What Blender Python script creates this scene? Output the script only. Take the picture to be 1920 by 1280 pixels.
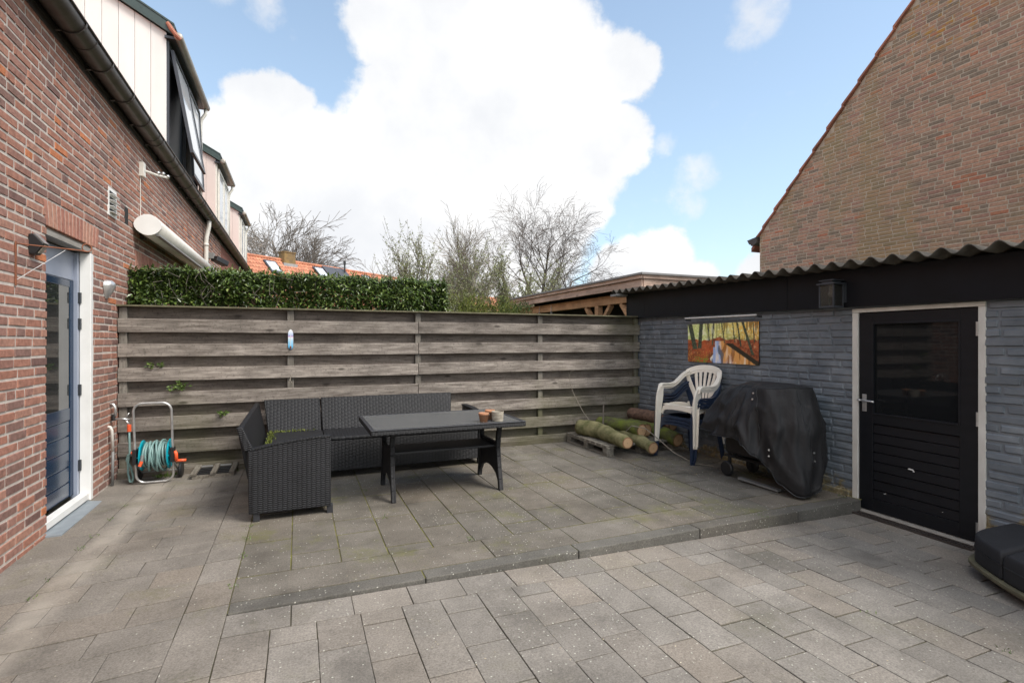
import bpy, math, random
from mathutils import Vector, noise as mnoise
R = random.Random(7)
rad = math.radians
SC = bpy.context.scene
for o in list(bpy.data.objects): bpy.data.objects.remove(o)

# ------------------------------------------------------------------ camera
cam = bpy.data.objects.new('camera', bpy.data.cameras.new('camera'))
SC.collection.objects.link(cam)
cam.location = (0, 0, 1.35)
cam.rotation_euler = (rad(90), 0, rad(-22.62))
cam.data.lens = 18.0; cam.data.sensor_width = 36.0
cam.data.clip_start = 0.05; cam.data.clip_end = 3000
SC.camera = cam
SC.render.resolution_x = 1024; SC.render.resolution_y = 682

# ------------------------------------------------------------------ light
SUN_EL, SUN_AZ = 50.0, 138.0          # azimuth clockwise from +Y
SC.view_settings.view_transform = 'Standard'
SC.view_settings.look = 'None'
SC.view_settings.exposure = 1.86
SC.view_settings.gamma = 1
SC.view_settings.use_curve_mapping = False
ld = bpy.data.lights.new('sun', 'SUN'); ld.energy = 1.15; ld.angle = rad(22); ld.color = (1.0, 0.95, 0.88)
lo = bpy.data.objects.new('sun', ld); SC.collection.objects.link(lo)
a_, e_ = rad(SUN_AZ), rad(SUN_EL)
sd = Vector((math.sin(a_)*math.cos(e_), math.cos(a_)*math.cos(e_), math.sin(e_)))
lo.rotation_euler = sd.to_track_quat('Z', 'Y').to_euler()
lo.location = sd*50

W = bpy.data.worlds.new('World'); SC.world = W; W.use_nodes = True
nt = W.node_tree; nt.nodes.clear()
def N(t, nt=nt, **k):
    n = nt.nodes.new(t)
    for a, b in k.items(): setattr(n, a, b)
    return n
def mth(nt, op, a, b=None, c=None, clamp=False):
    n = nt.nodes.new('ShaderNodeMath'); n.operation = op; n.use_clamp = clamp
    for i, v in enumerate((a, b, c)):
        if v is None: continue
        if isinstance(v, (int, float)): n.inputs[i].default_value = v
        else: nt.links.new(v, n.inputs[i])
    return n.outputs[0]
def mixc(nt, f, a, b, mode='MIX'):
    n = nt.nodes.new('ShaderNodeMix'); n.data_type = 'RGBA'; n.blend_type = mode
    for i, v in ((0, f), (6, a), (7, b)):
        if isinstance(v, (int, float)): n.inputs[i].default_value = v
        elif isinstance(v, tuple): n.inputs[i].default_value = (*v[:3], 1)
        else: nt.links.new(v, n.inputs[i])
    return n.outputs[2]
def mrange(nt, v, a, b, c, d, smooth=False):
    n = nt.nodes.new('ShaderNodeMapRange'); n.interpolation_type = 'SMOOTHSTEP' if smooth else 'LINEAR'
    nt.links.new(v, n.inputs[0])
    for i, x in enumerate((a, b, c, d)): n.inputs[i+1].default_value = x
    return n.outputs[0]
def noise_n(nt, vec, scale, detail=5, rough=.55, col=False):
    n = nt.nodes.new('ShaderNodeTexNoise'); n.inputs['Scale'].default_value = scale
    n.inputs['Detail'].default_value = detail; n.inputs['Roughness'].default_value = rough
    nt.links.new(vec, n.inputs['Vector'])
    return n.outputs['Color' if col else 'Fac']
SKY = N('ShaderNodeTexSky', sky_type='NISHITA', sun_disc=False)
SKY.sun_elevation = e_; SKY.sun_rotation = a_; SKY.air_density = 1.0; SKY.dust_density = .6; SKY.ozone_density = 1.0
tc = N('ShaderNodeTexCoord')
dirv = tc.outputs['Generated']
# clouds: a cumulus bank ahead, given by compass bearing, height and angular size of its heads
CL = [(10.9,31.5,6.1),(19.0,32.0,8.1),(25.0,28.4,7.3),(30.0,26.8,5.4),(34.7,27.5,3.5),(36.9,27.7,2.1),(13.2,36.5,7.1),(25.0,36.1,5.2),(12.6,21.8,8.0),(-3.0,21.8,3.7),(-0.5,23.3,2.1),(0,17.6,6.4),(-5.8,17.8,4.6),(7.5,13.6,10.7),(19.0,19.5,11.8),(28.6,19.9,7.0),(33.8,20.7,3.9),(22.0,12.9,9.7),(-3.0,11.2,9.8),(-7.6,6.2,9.4),(2.1,4.5,10.6),(13.2,4.7,10.4),(38.9,8.8,3.4),(35.0,7.0,4.0),(42.6,6.7,2.4),(29.7,15.0,3.9),(48.7,6.4,2.5),(-10.7,7.0,6.7)]
WISP = [(42.1,16.7,1.9),(43.2,17.1,1.6),(41.6,14.9,1.8),(38.9,20.2,1.2),(48.0,29.9,2.4),(47.0,28.8,1.6),(-3.0,30.6,1.6),(24,13,4),(-8,33,3)]
warp = noise_n(nt, dirv, 9, 7, .62, col=True)
vm = N('ShaderNodeVectorMath', operation='SUBTRACT'); nt.links.new(warp, vm.inputs[0]); vm.inputs[1].default_value = (.5,.5,.5)
vs = N('ShaderNodeVectorMath', operation='SCALE'); nt.links.new(vm.outputs[0], vs.inputs[0]); vs.inputs['Scale'].default_value = .06
va = N('ShaderNodeVectorMath', operation='ADD'); nt.links.new(dirv, va.inputs[0]); nt.links.new(vs.outputs[0], va.inputs[1])
vn = N('ShaderNodeVectorMath', operation='NORMALIZE'); nt.links.new(va.outputs[0], vn.inputs[0])
def blobs(L):
    acc = None
    for az, el, r in L:
        z, e = rad(az), rad(el)
        d = N('ShaderNodeVectorMath', operation='DOT_PRODUCT'); nt.links.new(vn.outputs[0], d.inputs[0])
        d.inputs[1].default_value = (math.sin(z)*math.cos(e), math.cos(z)*math.cos(e), math.sin(e))
        k = 1-math.cos(rad(r))
        v = mth(nt, 'MULTIPLY_ADD', d.outputs['Value'], 1/k, -(1-k)/k)       # 1 at centre, 0 at rim
        v = mth(nt, 'MULTIPLY', mth(nt, 'MAXIMUM', v, -1.0), math.sqrt(r/6)) if r < 6 else mth(nt, 'MAXIMUM', v, -1.0)
        acc = v if acc is None else mth(nt, 'MAXIMUM', acc, v)
    return acc
fine = noise_n(nt, dirv, 26, 8, .6)
m1 = mth(nt, 'ADD', blobs(CL), mth(nt, 'MULTIPLY', mth(nt, 'SUBTRACT', fine, .5), .5))
m1 = mth(nt, 'ADD', m1, mth(nt, 'MULTIPLY', mth(nt, 'SUBTRACT', noise_n(nt, dirv, 70, 6, .6), .5), .22))
m1 = mrange(nt, m1, -.12, .26, 0, 1, True)
m2 = mth(nt, 'ADD', blobs(WISP), mth(nt, 'MULTIPLY', mth(nt, 'SUBTRACT', fine, .5), 1.8))
m2 = mrange(nt, m2, -.3, 1.0, 0, .75, True)
sep = N('ShaderNodeSeparateXYZ'); nt.links.new(dirv, sep.inputs[0])
gen = mrange(nt, noise_n(nt, dirv, 2.2, 8, .6), .44, .6, 0, .9, True)       # unseen broken cloud added behind the camera, brightened below for fill
gen = mth(nt, 'MULTIPLY', gen, mrange(nt, sep.outputs['Y'], .35, 0, 0, 1, True))
mask = mth(nt, 'MAXIMUM', mth(nt, 'MAXIMUM', m1, m2), gen)
skyv = N('ShaderNodeVectorMath', operation='SCALE'); nt.links.new(SKY.outputs[0], skyv.inputs[0]); skyv.inputs['Scale'].default_value = .062
veil = mixc(nt, mrange(nt, sep.outputs['Z'], .05, .6, .55, .22), skyv.outputs[0], (.225,.29,.33))
body = noise_n(nt, dirv, 4.2, 6, .55)
ccol = mixc(nt, mrange(nt, body, .35, .65, 0, 1, True), (.25,.255,.265), (.30,.30,.30))
ccol = mixc(nt, mrange(nt, sep.outputs['Y'], .3, -.05, 0, 1), ccol, (.84,.82,.79))  # out-of-view cloud made brighter as added fill light
final = mixc(nt, mask, veil, ccol)
bg = N('ShaderNodeBackground'); nt.links.new(final, bg.inputs[0]); bg.inputs[1].default_value = 1.0
ow = N('ShaderNodeOutputWorld'); nt.links.new(bg.outputs[0], ow.inputs[0])

# ------------------------------------------------------------------ materials
def newmat(name):
    m = bpy.data.materials.new(name); m.use_nodes = True
    return m, m.node_tree, m.node_tree.nodes['Principled BSDF']
def ramp(nt, fac, stops, interp='LINEAR'):
    n = nt.nodes.new('ShaderNodeValToRGB'); cr = n.color_ramp; cr.interpolation = interp
    while len(cr.elements) < len(stops): cr.elements.new(.5)
    for e, (p, c) in zip(cr.elements, stops): e.position = p; e.color = (*c, 1)
    nt.links.new(fac, n.inputs[0]); return n.outputs[0]
def coords(nt, scale=(1,1,1), kind='Object'):
    t = nt.nodes.new('ShaderNodeTexCoord'); mp = nt.nodes.new('ShaderNodeMapping')
    nt.links.new(t.outputs[kind], mp.inputs[0]); mp.inputs['Scale'].default_value = scale
    return mp.outputs[0]
def isl(nt):
    return nt.nodes.new('ShaderNodeNewGeometry').outputs['Random Per Island']
def bump(nt, p, h, strength, dist=.01):
    b = nt.nodes.new('ShaderNodeBump'); b.inputs['Strength'].default_value = strength; b.inputs['Distance'].default_value = dist
    nt.links.new(h, b.inputs['Height']); nt.links.new(b.outputs[0], p.inputs['Normal'])
def scalec(nt, c, f):
    n = nt.nodes.new('ShaderNodeVectorMath'); n.operation = 'SCALE'; nt.links.new(c, n.inputs[0]); nt.links.new(f, n.inputs['Scale']); return n.outputs[0]
def simple(name, c1, c2=None, scale=8, stretch=(1,1,1), rough=.6, island=0., bmp=0., bscale=60, metal=0., detail=6, dist=.004, spec=.5):
    m, nt, p = newmat(name)
    if c2 is None: c2 = tuple(x*.8 for x in c1)
    v = coords(nt, stretch)
    c = ramp(nt, noise_n(nt, v, scale, detail), [(.3, c2), (.7, c1)])
    if island: c = scalec(nt, c, mrange(nt, isl(nt), 0, 1, 1-island, 1+island))
    nt.links.new(c, p.inputs['Base Color'])
    p.inputs['Roughness'].default_value = rough; p.inputs['Metallic'].default_value = metal
    p.inputs['Specular IOR Level'].default_value = spec
    if bmp: bump(nt, p, noise_n(nt, v, bscale, 6), bmp, dist)
    return m
def brickmat(name, stops, dirt=(.12,.10,.07), dirt_amt=.35, stain=None, grime_base=True):
    m, nt, p = newmat(name)
    v = coords(nt)
    c = ramp(nt, isl(nt), stops, 'CONSTANT')
    c = scalec(nt, c, mrange(nt, noise_n(nt, v, 28, 6, .65), .25, .75, .66, 1.3))
    big = noise_n(nt, v, .9, 4, .6)
    c = mixc(nt, mrange(nt, big, .45, .75, 0, dirt_amt, True), c, dirt)
    if stain:
        sc = stain
        s2 = noise_n(nt, coords(nt, (1,1,.35)), .8, 5, .6)
        c = mixc(nt, mrange(nt, s2, .46, .62, 0, .62, True), c, sc)
    sp = noise_n(nt, v, 90, 4, .7)
    c = mixc(nt, mrange(nt, sp, .66, .76, 0, .45), c, (.42,.36,.30))
    nt.links.new(c, p.inputs['Base Color']); p.inputs['Roughness'].default_value = .9
    p.inputs['Specular IOR Level'].default_value = .2
    bump(nt, p, noise_n(nt, v, 70, 8, .7), .7, .006)
    return m
def woodmat(name, cols, sx=(1.2,22,22), knots=True, green=.0, island=.22, rough=.85, axis='X'):
    m, nt, p = newmat(name)
    st = {'X': (2.6,24,24), 'Y': (24,1.3,24), 'Z': (24,24,1.3)}[axis]
    v0 = coords(nt)
    # shift each board
    sh = nt.nodes.new('ShaderNodeVectorMath'); sh.operation = 'ADD'
    r = isl(nt); cx = nt.nodes.new('ShaderNodeCombineXYZ')
    for i in range(3): nt.links.new(mth(nt, 'MULTIPLY', r, 17.0+i*5), cx.inputs[i])
    nt.links.new(v0, sh.inputs[0]); nt.links.new(cx.outputs[0], sh.inputs[1])
    mp = nt.nodes.new('ShaderNodeMapping'); nt.links.new(sh.outputs[0], mp.inputs[0]); mp.inputs['Scale'].default_value = st
    g = noise_n(nt, mp.outputs[0], 1.6, 8, .62)
    big = noise_n(nt, sh.outputs[0], 2.2, 5, .6)
    c = ramp(nt, g, [(.28, cols[0]), (.5, cols[1]), (.72, cols[2])])
    c = scalec(nt, c, mrange(nt, big, .3, .7, .72, 1.22))
    c = scalec(nt, c, mrange(nt, isl(nt), 0, 1, 1-island, 1+island))
    if knots:
        vo = nt.nodes.new('ShaderNodeTexVoronoi'); mp2 = nt.nodes.new('ShaderNodeMapping'); nt.links.new(sh.outputs[0], mp2.inputs[0])
        s2 = {'X': (2.2,1,6), 'Y': (1,1.6,6), 'Z': (6,6,1.6)}[axis]
        mp2.inputs['Scale'].default_value = s2; nt.links.new(mp2.outputs[0], vo.inputs['Vector']); vo.inputs['Scale'].default_value = 1.0
        c = mixc(nt, mrange(nt, vo.outputs['Distance'], .05, .13, .75, 0, True), c, tuple(x*.35 for x in cols[0]))
    spk = noise_n(nt, v0, 45, 5, .7)
    c = mixc(nt, mrange(nt, spk, .54, .70, 0, .6), c, tuple(x*.4 for x in cols[0]))
    if green:
        gn = noise_n(nt, v0, 1.1, 5, .6)
        sx_ = nt.nodes.new('ShaderNodeSeparateXYZ'); nt.links.new(v0, sx_.inputs[0])
        k = mth(nt, 'ADD', mrange(nt, sx_.outputs['X'], .5, 4.5, -.06, .16), mrange(nt, sx_.outputs['Z'], 0, .9, .14, -.04))
        f = mrange(nt, mth(nt, 'ADD', gn, k), .45, .75, 0, green, True)
        c = mixc(nt, f, c, (.085,.085,.032))
    nt.links.new(c, p.inputs['Base Color']); p.inputs['Roughness'].default_value = rough; p.inputs['Specular IOR Level'].default_value = .25
    bump(nt, p, g, .5, .004)
    return m
def tilemat(name, c1, c2, moss=.0, specks=.5, warm=0, streak=False):
    m, nt, p = newmat(name)
    v = coords(nt)
    r = isl(nt)
    c = ramp(nt, noise_n(nt, v, 3.0, 7, .62), [(.3, c2), (.7, c1)])
    c = scalec(nt, c, mrange(nt, r, 0, 1, .90, 1.10))
    c = mixc(nt, mrange(nt, mth(nt,'FRACT', mth(nt,'MULTIPLY', r, 7.31)), .5, 1, 0, .35), c, tuple(a*b for a, b in zip(c1, (1.10,.98,.86))))
    c = scalec(nt, c, mrange(nt, noise_n(nt, v, 110, 4, .75), .3, .7, .62, 1.38))
    stn = noise_n(nt, v, 1.3, 8, .7)
    c = mixc(nt, mrange(nt, stn, .48, .68, 0, .48, True), c, tuple(x*.42 for x in c2))
    # dark and pale larger stains
    st3 = noise_n(nt, v, 11, 5, .6)
    c = mixc(nt, mrange(nt, st3, .62, .74, 0, .35, True), c, tuple(x*.5 for x in c2))
    if specks:
        for sc, th, mk in ((40, .19, 1.1), (24, .11, 1.7)):
            vo = nt.nodes.new('ShaderNodeTexVoronoi'); vo.inputs['Scale'].default_value = sc; nt.links.new(v, vo.inputs['Vector'])
            vo.inputs['Randomness'].default_value = 1
            s = mrange(nt, vo.outputs['Distance'], th*.6, th, 1, 0)
            sx = nt.nodes.new('ShaderNodeSeparateColor'); nt.links.new(vo.outputs['Color'], sx.inputs[0])
            dens = mrange(nt, noise_n(nt, v, mk, 4, .6), .38, .62, .02, .62*specks, True)
            s = mth(nt, 'MULTIPLY', s, mth(nt, 'LESS_THAN', sx.outputs[0], dens))
            c = mixc(nt, mth(nt, 'MULTIPLY', s, .8), c, (.50,.49,.42))
    if moss:
        g1 = noise_n(nt, v, 1.7, 6, .65); g2 = noise_n(nt, v, 22, 4, .7)
        f = mrange(nt, mth(nt, 'ADD', g1, mth(nt, 'MULTIPLY', mth(nt, 'SUBTRACT', g2, .5), .35)), .52, .76, 0, moss, True)
        c = mixc(nt, f, c, (.125,.125,.028))
    if streak:      # pale worn line where water runs off, parallel to the house
        sx_ = nt.nodes.new('ShaderNodeSeparateXYZ'); nt.links.new(v, sx_.inputs[0])
        d = mth(nt, 'ABSOLUTE', mth(nt, 'ADD', sx_.outputs['X'], 1.22))
        f = mth(nt, 'MULTIPLY', mrange(nt, d, .03, .13, .55, 0, True), mrange(nt, noise_n(nt, v, 4, 4), .35, .6, .25, 1))
        c = mixc(nt, f, c, (.38,.34,.285))
    nt.links.new(c, p.inputs['Base Color']); p.inputs['Roughness'].default_value = .88; p.inputs['Specular IOR Level'].default_value = .3
    bump(nt, p, noise_n(nt, v, 120, 6, .75), .55, .004)
    return m
def weavemat(name, c=(.0145,.0145,.0165), pu=.034, pv=.0145, strength=.55):
    m, nt, p = newmat(name)
    t = nt.nodes.new('ShaderNodeTexCoord'); s = nt.nodes.new('ShaderNodeSeparateXYZ'); nt.links.new(t.outputs['UV'], s.inputs[0])
    u = mth(nt, 'DIVIDE', s.outputs[0], pu); v = mth(nt, 'DIVIDE', s.outputs[1], pv)
    par = mth(nt, 'MODULO', mth(nt, 'FLOOR', mth(nt, 'ADD', u, 1000.0)), 2.0)
    vv = mth(nt, 'ADD', v, mth(nt, 'MULTIPLY', par, .5))
    hv = mth(nt, 'ABSOLUTE', mth(nt, 'SINE', mth(nt, 'MULTIPLY', vv, math.pi)))
    hu = mth(nt, 'POWER', mth(nt, 'ABSOLUTE', mth(nt, 'SINE', mth(nt, 'MULTIPLY', u, math.pi))), .5)
    h = mth(nt, 'MULTIPLY', hv, mth(nt, 'MULTIPLY_ADD', hu, .75, .25))
    dust = noise_n(nt, coords(nt), 5, 5)
    col = mixc(nt, mrange(nt, h, .15, .9, 0, 1), tuple(x*.3 for x in c), c)
    col = scalec(nt, col, mrange(nt, dust, .3, .7, .8, 1.35))
    nt.links.new(col, p.inputs['Base Color']); p.inputs['Roughness'].default_value = .5; p.inputs['Specular IOR Level'].default_value = .35
    bump(nt, p, h, strength, .006)
    return m

MT = {}
MT['brick'] = brickmat('red_brown_brick', [(0,(.33,.16,.115)),(.16,(.27,.14,.108)),(.32,(.35,.185,.135)),(.48,(.22,.128,.105)),(.62,(.30,.16,.125)),(.78,(.32,.15,.105)),(.92,(.175,.10,.085)),(.975,(.46,.17,.08))], dirt=(.20,.145,.12), dirt_amt=.3)
MT['brick_far'] = brickmat('dark_red_brick', [(0,(.20,.085,.065)),(.3,(.24,.10,.075)),(.6,(.16,.075,.06)),(.8,(.26,.12,.085))])
MT['brick_gable'] = brickmat('weathered_gable_brick', [(0,(.40,.24,.165)),(.15,(.30,.205,.145)),(.3,(.43,.25,.17)),(.45,(.26,.19,.135)),(.6,(.37,.23,.16)),(.75,(.34,.195,.145)),(.88,(.23,.175,.13)),(.97,(.42,.18,.11))], dirt=(.20,.11,.085), dirt_amt=.3, stain=(.30,.225,.11))
MT['mortar'] = simple('lime_mortar', (.56,.50,.44), (.38,.33,.29), 14, rough=.95, bmp=.5, bscale=150)
MT['mortar_gable'] = simple('pale_gable_mortar', (.50,.41,.31), (.32,.26,.20), 6, rough=.95, bmp=.4)
MT['lintel'] = brickmat('pink_lintel_brick', [(0,(.38,.18,.13)),(.4,(.33,.15,.11)),(.7,(.40,.21,.15))], dirt_amt=.2)
def paintedbrick():
    m, nt, p = newmat('blue_grey_painted_brick')
    v = coords(nt)
    c = ramp(nt, noise_n(nt, v, 5, 7, .6), [(.3,(.105,.124,.145)),(.55,(.158,.176,.195)),(.75,(.225,.242,.255))])
    c = scalec(nt, c, mrange(nt, isl(nt), 0, 1, .85, 1.15))
    s = nt.nodes.new('ShaderNodeSeparateXYZ'); nt.links.new(v, s.inputs[0])
    # peeling, lichen-yellow foot of the wall near the door and darker brown towards the far corner
    n1 = noise_n(nt, v, 7, 7, .7)
    low = mrange(nt, s.outputs['Z'], .0, .30, .20, -.12)
    near = mrange(nt, s.outputs['Y'], 3.0, 4.6, .06, -.10)
    f = mrange(nt, mth(nt, 'ADD', mth(nt, 'ADD', n1, low), near), .60, .72, 0, .8, True)
    lich = ramp(nt, noise_n(nt, v, 16, 5, .7), [(.35,(.10,.09,.06)),(.5,(.22,.16,.05)),(.65,(.42,.36,.25))])
    c = mixc(nt, f, c, lich)
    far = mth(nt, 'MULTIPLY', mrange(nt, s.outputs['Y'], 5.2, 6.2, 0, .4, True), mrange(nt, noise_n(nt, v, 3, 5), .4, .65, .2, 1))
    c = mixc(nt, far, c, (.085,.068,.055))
    nt.links.new(c, p.inputs['Base Color']); p.inputs['Roughness'].default_value = .55
    bump(nt, p, noise_n(nt, v, 40, 7, .6), .32, .005)
    return m
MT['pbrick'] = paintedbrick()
MT['tile_terrace'] = tilemat('terrace_slab_concrete', (.172,.154,.130), (.100,.089,.072), moss=.62, specks=1.0)
MT['tile_low'] = tilemat('grey_paver_concrete', (.238,.216,.189), (.158,.143,.124), moss=.14, specks=.85)
MT['tile_left'] = tilemat('worn_paver_concrete', (.225,.202,.174), (.150,.134,.114), moss=.35, specks=.15, streak=True)
MT['kerb'] = tilemat('kerb_concrete', (.140,.130,.113), (.088,.082,.071), moss=.15, specks=1.0)
MT['joint'] = simple('mossy_joint_soil', (.17,.165,.03), (.07,.055,.036), 6, rough=1, bmp=.8, bscale=90)
MT['joint_dark'] = simple('dark_joint_soil', (.075,.068,.03), (.035,.028,.02), 5, rough=1, bmp=.8, bscale=90)
MT['fence'] = woodmat('weathered_grey_fence_wood', ((.105,.087,.073),(.215,.186,.16),(.345,.305,.262)), green=.5)
MT['fence_back'] = woodmat('brown_weathered_shaded_boards', ((.085,.067,.055),(.15,.124,.104),(.215,.18,.15)), green=.5)  # darker than the front boards: shade in the gaps put into the colour
MT['fence_post'] = woodmat('weathered_post_wood', ((.11,.10,.08),(.19,.17,.145),(.25,.23,.20)), green=.7, axis='Z', knots=False)
MT['cap'] = simple('lichened_cap_board', (.16,.145,.085), (.085,.075,.045), 12, rough=.9)
MT['larch'] = woodmat('fresh_larch_wood', ((.34,.19,.095),(.50,.30,.165),(.62,.39,.23)), axis='Y', island=.1)
MT['larchx'] = woodmat('fresh_larch_board', ((.26,.145,.075),(.38,.225,.125),(.48,.30,.18)), axis='X', island=.1)
MT['larch_pink'] = woodmat('pinkish_larch_fascia', ((.42,.29,.22),(.58,.42,.33),(.70,.54,.44)), axis='Y', island=.08)
MT['larch_pinkx'] = woodmat('pinkish_larch_fascia_front', ((.42,.29,.22),(.58,.42,.33),(.70,.54,.44)), axis='X', island=.08)
MT['oldwood'] = woodmat('old_grey_plank', ((.10,.088,.068),(.20,.178,.145),(.29,.26,.22)), axis='Y', island=.25)
MT['roofgrey'] = simple('grey_roof_edge', (.30,.29,.28), (.22,.215,.21), 5, rough=.5)
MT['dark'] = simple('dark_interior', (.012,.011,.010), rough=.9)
MT['weave'] = weavemat('charcoal_wicker_weave')
MT['weave_fine'] = weavemat('charcoal_fine_weave', pu=.022, pv=.010)
MT['resin'] = simple('charcoal_resin', (.030,.030,.034), (.020,.020,.023), 20, rough=.45, bmp=.3, bscale=220)
MT['seat'] = simple('charcoal_seat_panel', (.014,.014,.016), (.009,.009,.010), 8, rough=.55, bmp=.4, bscale=300)
MT['glasstop'] = simple('grey_plank_effect_table_panel', (.13,.135,.135), (.06,.066,.07), 3.0, (1,9,1), rough=.22, bmp=.12, bscale=40)
MT['white'] = simple('white_paint', (.78,.77,.74), (.70,.69,.66), 6, rough=.45)
MT['whitedirty'] = simple('grubby_white_frame_paint', (.66,.64,.59), (.50,.47,.42), 9, (1,1,.4), rough=.6, bmp=.2)
MT['cream'] = simple('cream_cladding', (.70,.69,.66), (.64,.63,.60), 3, (1,1,.3), rough=.5, island=.04)
MT['pink'] = simple('pinkish_cream_cladding', (.64,.56,.52), (.58,.50,.46), 3, (1,1,.3), rough=.5, island=.04)
MT['green'] = simple('dark_green_trim', (.035,.060,.055), (.026,.045,.042), 4, rough=.5)
MT['anthra'] = simple('anthracite_frame', (.045,.050,.058), (.035,.038,.044), 4, rough=.4)
MT['navy'] = simple('navy_door_paint', (.010,.030,.068), (.008,.023,.053), 3, rough=.18)
MT['bluegrey'] = simple('pale_blue_grey_frame_paint', (.29,.32,.39), (.25,.28,.35), 4, rough=.35)
MT['zinc'] = simple('weathered_zinc', (.085,.072,.064), (.058,.048,.043), 5, (1,2,1), rough=.42, metal=.35, bmp=.15)
MT['zinc_light'] = simple('pale_zinc', (.36,.33,.29), (.26,.235,.20), 5, rough=.45, metal=.3)
MT['pvc'] = simple('grubby_white_pvc', (.70,.67,.61), (.58,.55,.49), 7, rough=.4)
MT['pvcgrey'] = simple('grey_pvc_pipe', (.22,.22,.21), (.16,.16,.155), 7, rough=.45)
MT['alu'] = simple('brushed_aluminium', (.68,.67,.65), (.5,.49,.48), 20, rough=.3, metal=.7)
MT['steel'] = simple('satin_steel', (.55,.55,.54), (.42,.42,.41), 20, rough=.3, metal=.8)
MT['blackpaint'] = simple('black_door_paint', (.0085,.0095,.0125), (.006,.007,.009), 5, (1,1,4), spec=.35, rough=.42, bmp=.1, bscale=40)
MT['fascia'] = simple('black_painted_fascia_board', (.006,.0075,.0105), (.004,.005,.0065), 4, spec=.25, rough=.5, bmp=.15, bscale=30)
MT['corr'] = simple('lichened_corrugated_cement', (.10,.088,.072), (.038,.034,.028), 7, rough=.9, bmp=.6, bscale=50)
MT['rooftile'] = simple('orange_pantile', (.50,.20,.11), (.34,.13,.075), 1.1, rough=.8, island=.22)
MT['rooftile_dark'] = simple('red_verge_tile', (.40,.15,.09), (.24,.10,.07), 5, rough=.8, island=.2)
MT['moss'] = simple('bright_moss', (.11,.14,.015), (.05,.075,.01), 30, rough=1, bmp=.8)
MT['grass'] = simple('rough_lawn', (.06,.09,.02), (.04,.05,.015), 3, rough=1)
MT['teal'] = simple('turquoise_plastic', (.0,.34,.42), (.0,.26,.34), 10, rough=.35)
MT['hose'] = simple('grey_green_hose', (.20,.32,.30), (.14,.24,.23), 14, rough=.45)
MT['orange'] = simple('orange_plastic', (.85,.13,.04), (.75,.10,.03), 10, rough=.4)
MT['blackp'] = simple('black_plastic', (.015,.015,.016), rough=.45)
MT['terracotta'] = simple('stained_terracotta', (.42,.16,.07), (.34,.20,.12), 22, rough=.8, bmp=.3)
MT['ceram'] = simple('scratched_cream_ceramic', (.50,.45,.36), (.17,.14,.11), 16, (1,1,3), rough=.6)
MT['chairwhite'] = simple('aged_white_plastic', (.86,.81,.71), (.78,.72,.62), 7, rough=.4, bmp=.08)
MT['chairblue'] = simple('navy_plastic', (.018,.032,.068), (.012,.022,.046), 6, rough=.35)
MT['cover'] = simple('black_polyester_cover', (.017,.016,.017), (.011,.0105,.011), 6, spec=.3, rough=.68, bmp=.25, bscale=14, dist=.02)
def covermat():
    m, nt, p = newmat('black_polyester_cover')
    v = coords(nt)
    n1 = noise_n(nt, coords(nt, (1,1,.45)), 4.5, 4, .5); rdg = mth(nt, 'ABSOLUTE', mth(nt, 'SUBTRACT', n1, .5))
    n2 = noise_n(nt, coords(nt, (1.2,1.2,.6)), 11, 3, .5); rd2 = mth(nt, 'ABSOLUTE', mth(nt, 'SUBTRACT', n2, .5))
    h = mth(nt, 'ADD', mth(nt, 'POWER', rdg, .6), mth(nt, 'MULTIPLY', mth(nt, 'POWER', rd2, .7), .4))
    c = ramp(nt, noise_n(nt, v, 6, 6, .6), [(.3,(.012,.0115,.012)),(.62,(.020,.019,.020)),(.8,(.045,.042,.038))])
    nt.links.new(c, p.inputs['Base Color']); p.inputs['Roughness'].default_value = .62; p.inputs['Specular IOR Level'].default_value = .35
    bump(nt, p, h, .30, .04)
    return m
MT['cover'] = covermat()
MT['bark'] = simple('mossy_log_bark', (.27,.24,.12), (.07,.075,.02), 9, (1,1,1), rough=.95, bmp=1, bscale=60, dist=.01)
MT['bark_dark'] = simple('dark_mossy_bark', (.13,.16,.02), (.06,.048,.035), 9, rough=1, bmp=1, bscale=50, dist=.012)
MT['bark_brown'] = simple('brown_rotten_bark', (.22,.13,.09), (.08,.05,.037), 22, rough=1, bmp=1, bscale=60, dist=.012)
MT['cutwood'] = simple('fresh_cut_wood', (.62,.40,.22), (.46,.24,.11), 16, rough=.8, bmp=.3)
def cutmat():
    m, nt, p = newmat('fresh_cut_growth_rings')
    t = nt.nodes.new('ShaderNodeTexCoord'); d = nt.nodes.new('ShaderNodeVectorMath'); d.operation = 'DISTANCE'
    nt.links.new(t.outputs['Generated'], d.inputs[0]); d.inputs[1].default_value = (.5,.5,.5)
    nz = noise_n(nt, t.outputs['Generated'], 3, 4)
    q = mth(nt, 'ADD', d.outputs['Value'], mth(nt, 'MULTIPLY', nz, .12))
    w = mth(nt, 'SINE', mth(nt, 'MULTIPLY', q, 70.0))
    c = ramp(nt, mrange(nt, w, -1, 1, 0, 1), [(0,(.42,.25,.13)),(1,(.62,.42,.24))])
    c = mixc(nt, mrange(nt, q, .05, .22, .6, 0, True), c, (.30,.15,.07))
    nt.links.new(c, p.inputs['Base Color']); p.inputs['Roughness'].default_value = .85; bump(nt, p, w, .2, .002)
    return m
MT['cutwood'] = cutmat()
MT['cutrim'] = simple('reddish_sapwood_rim', (.30,.14,.07), (.20,.10,.05), 20, rough=.85)
MT['twig'] = simple('bare_twig', (.21,.18,.155), (.14,.12,.10), 6, rough=.9)
MT['twig_pale'] = simple('pale_willow_twig', (.27,.235,.185), (.18,.155,.125), 6, rough=.9)
MT['birch'] = simple('birch_twig', (.17,.14,.12), (.10,.085,.075), 3, rough=.9)
MT['rust'] = simple('rusty_iron', (.30,.10,.045), (.16,.065,.035), 25, rough=.8, bmp=.4)
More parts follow.
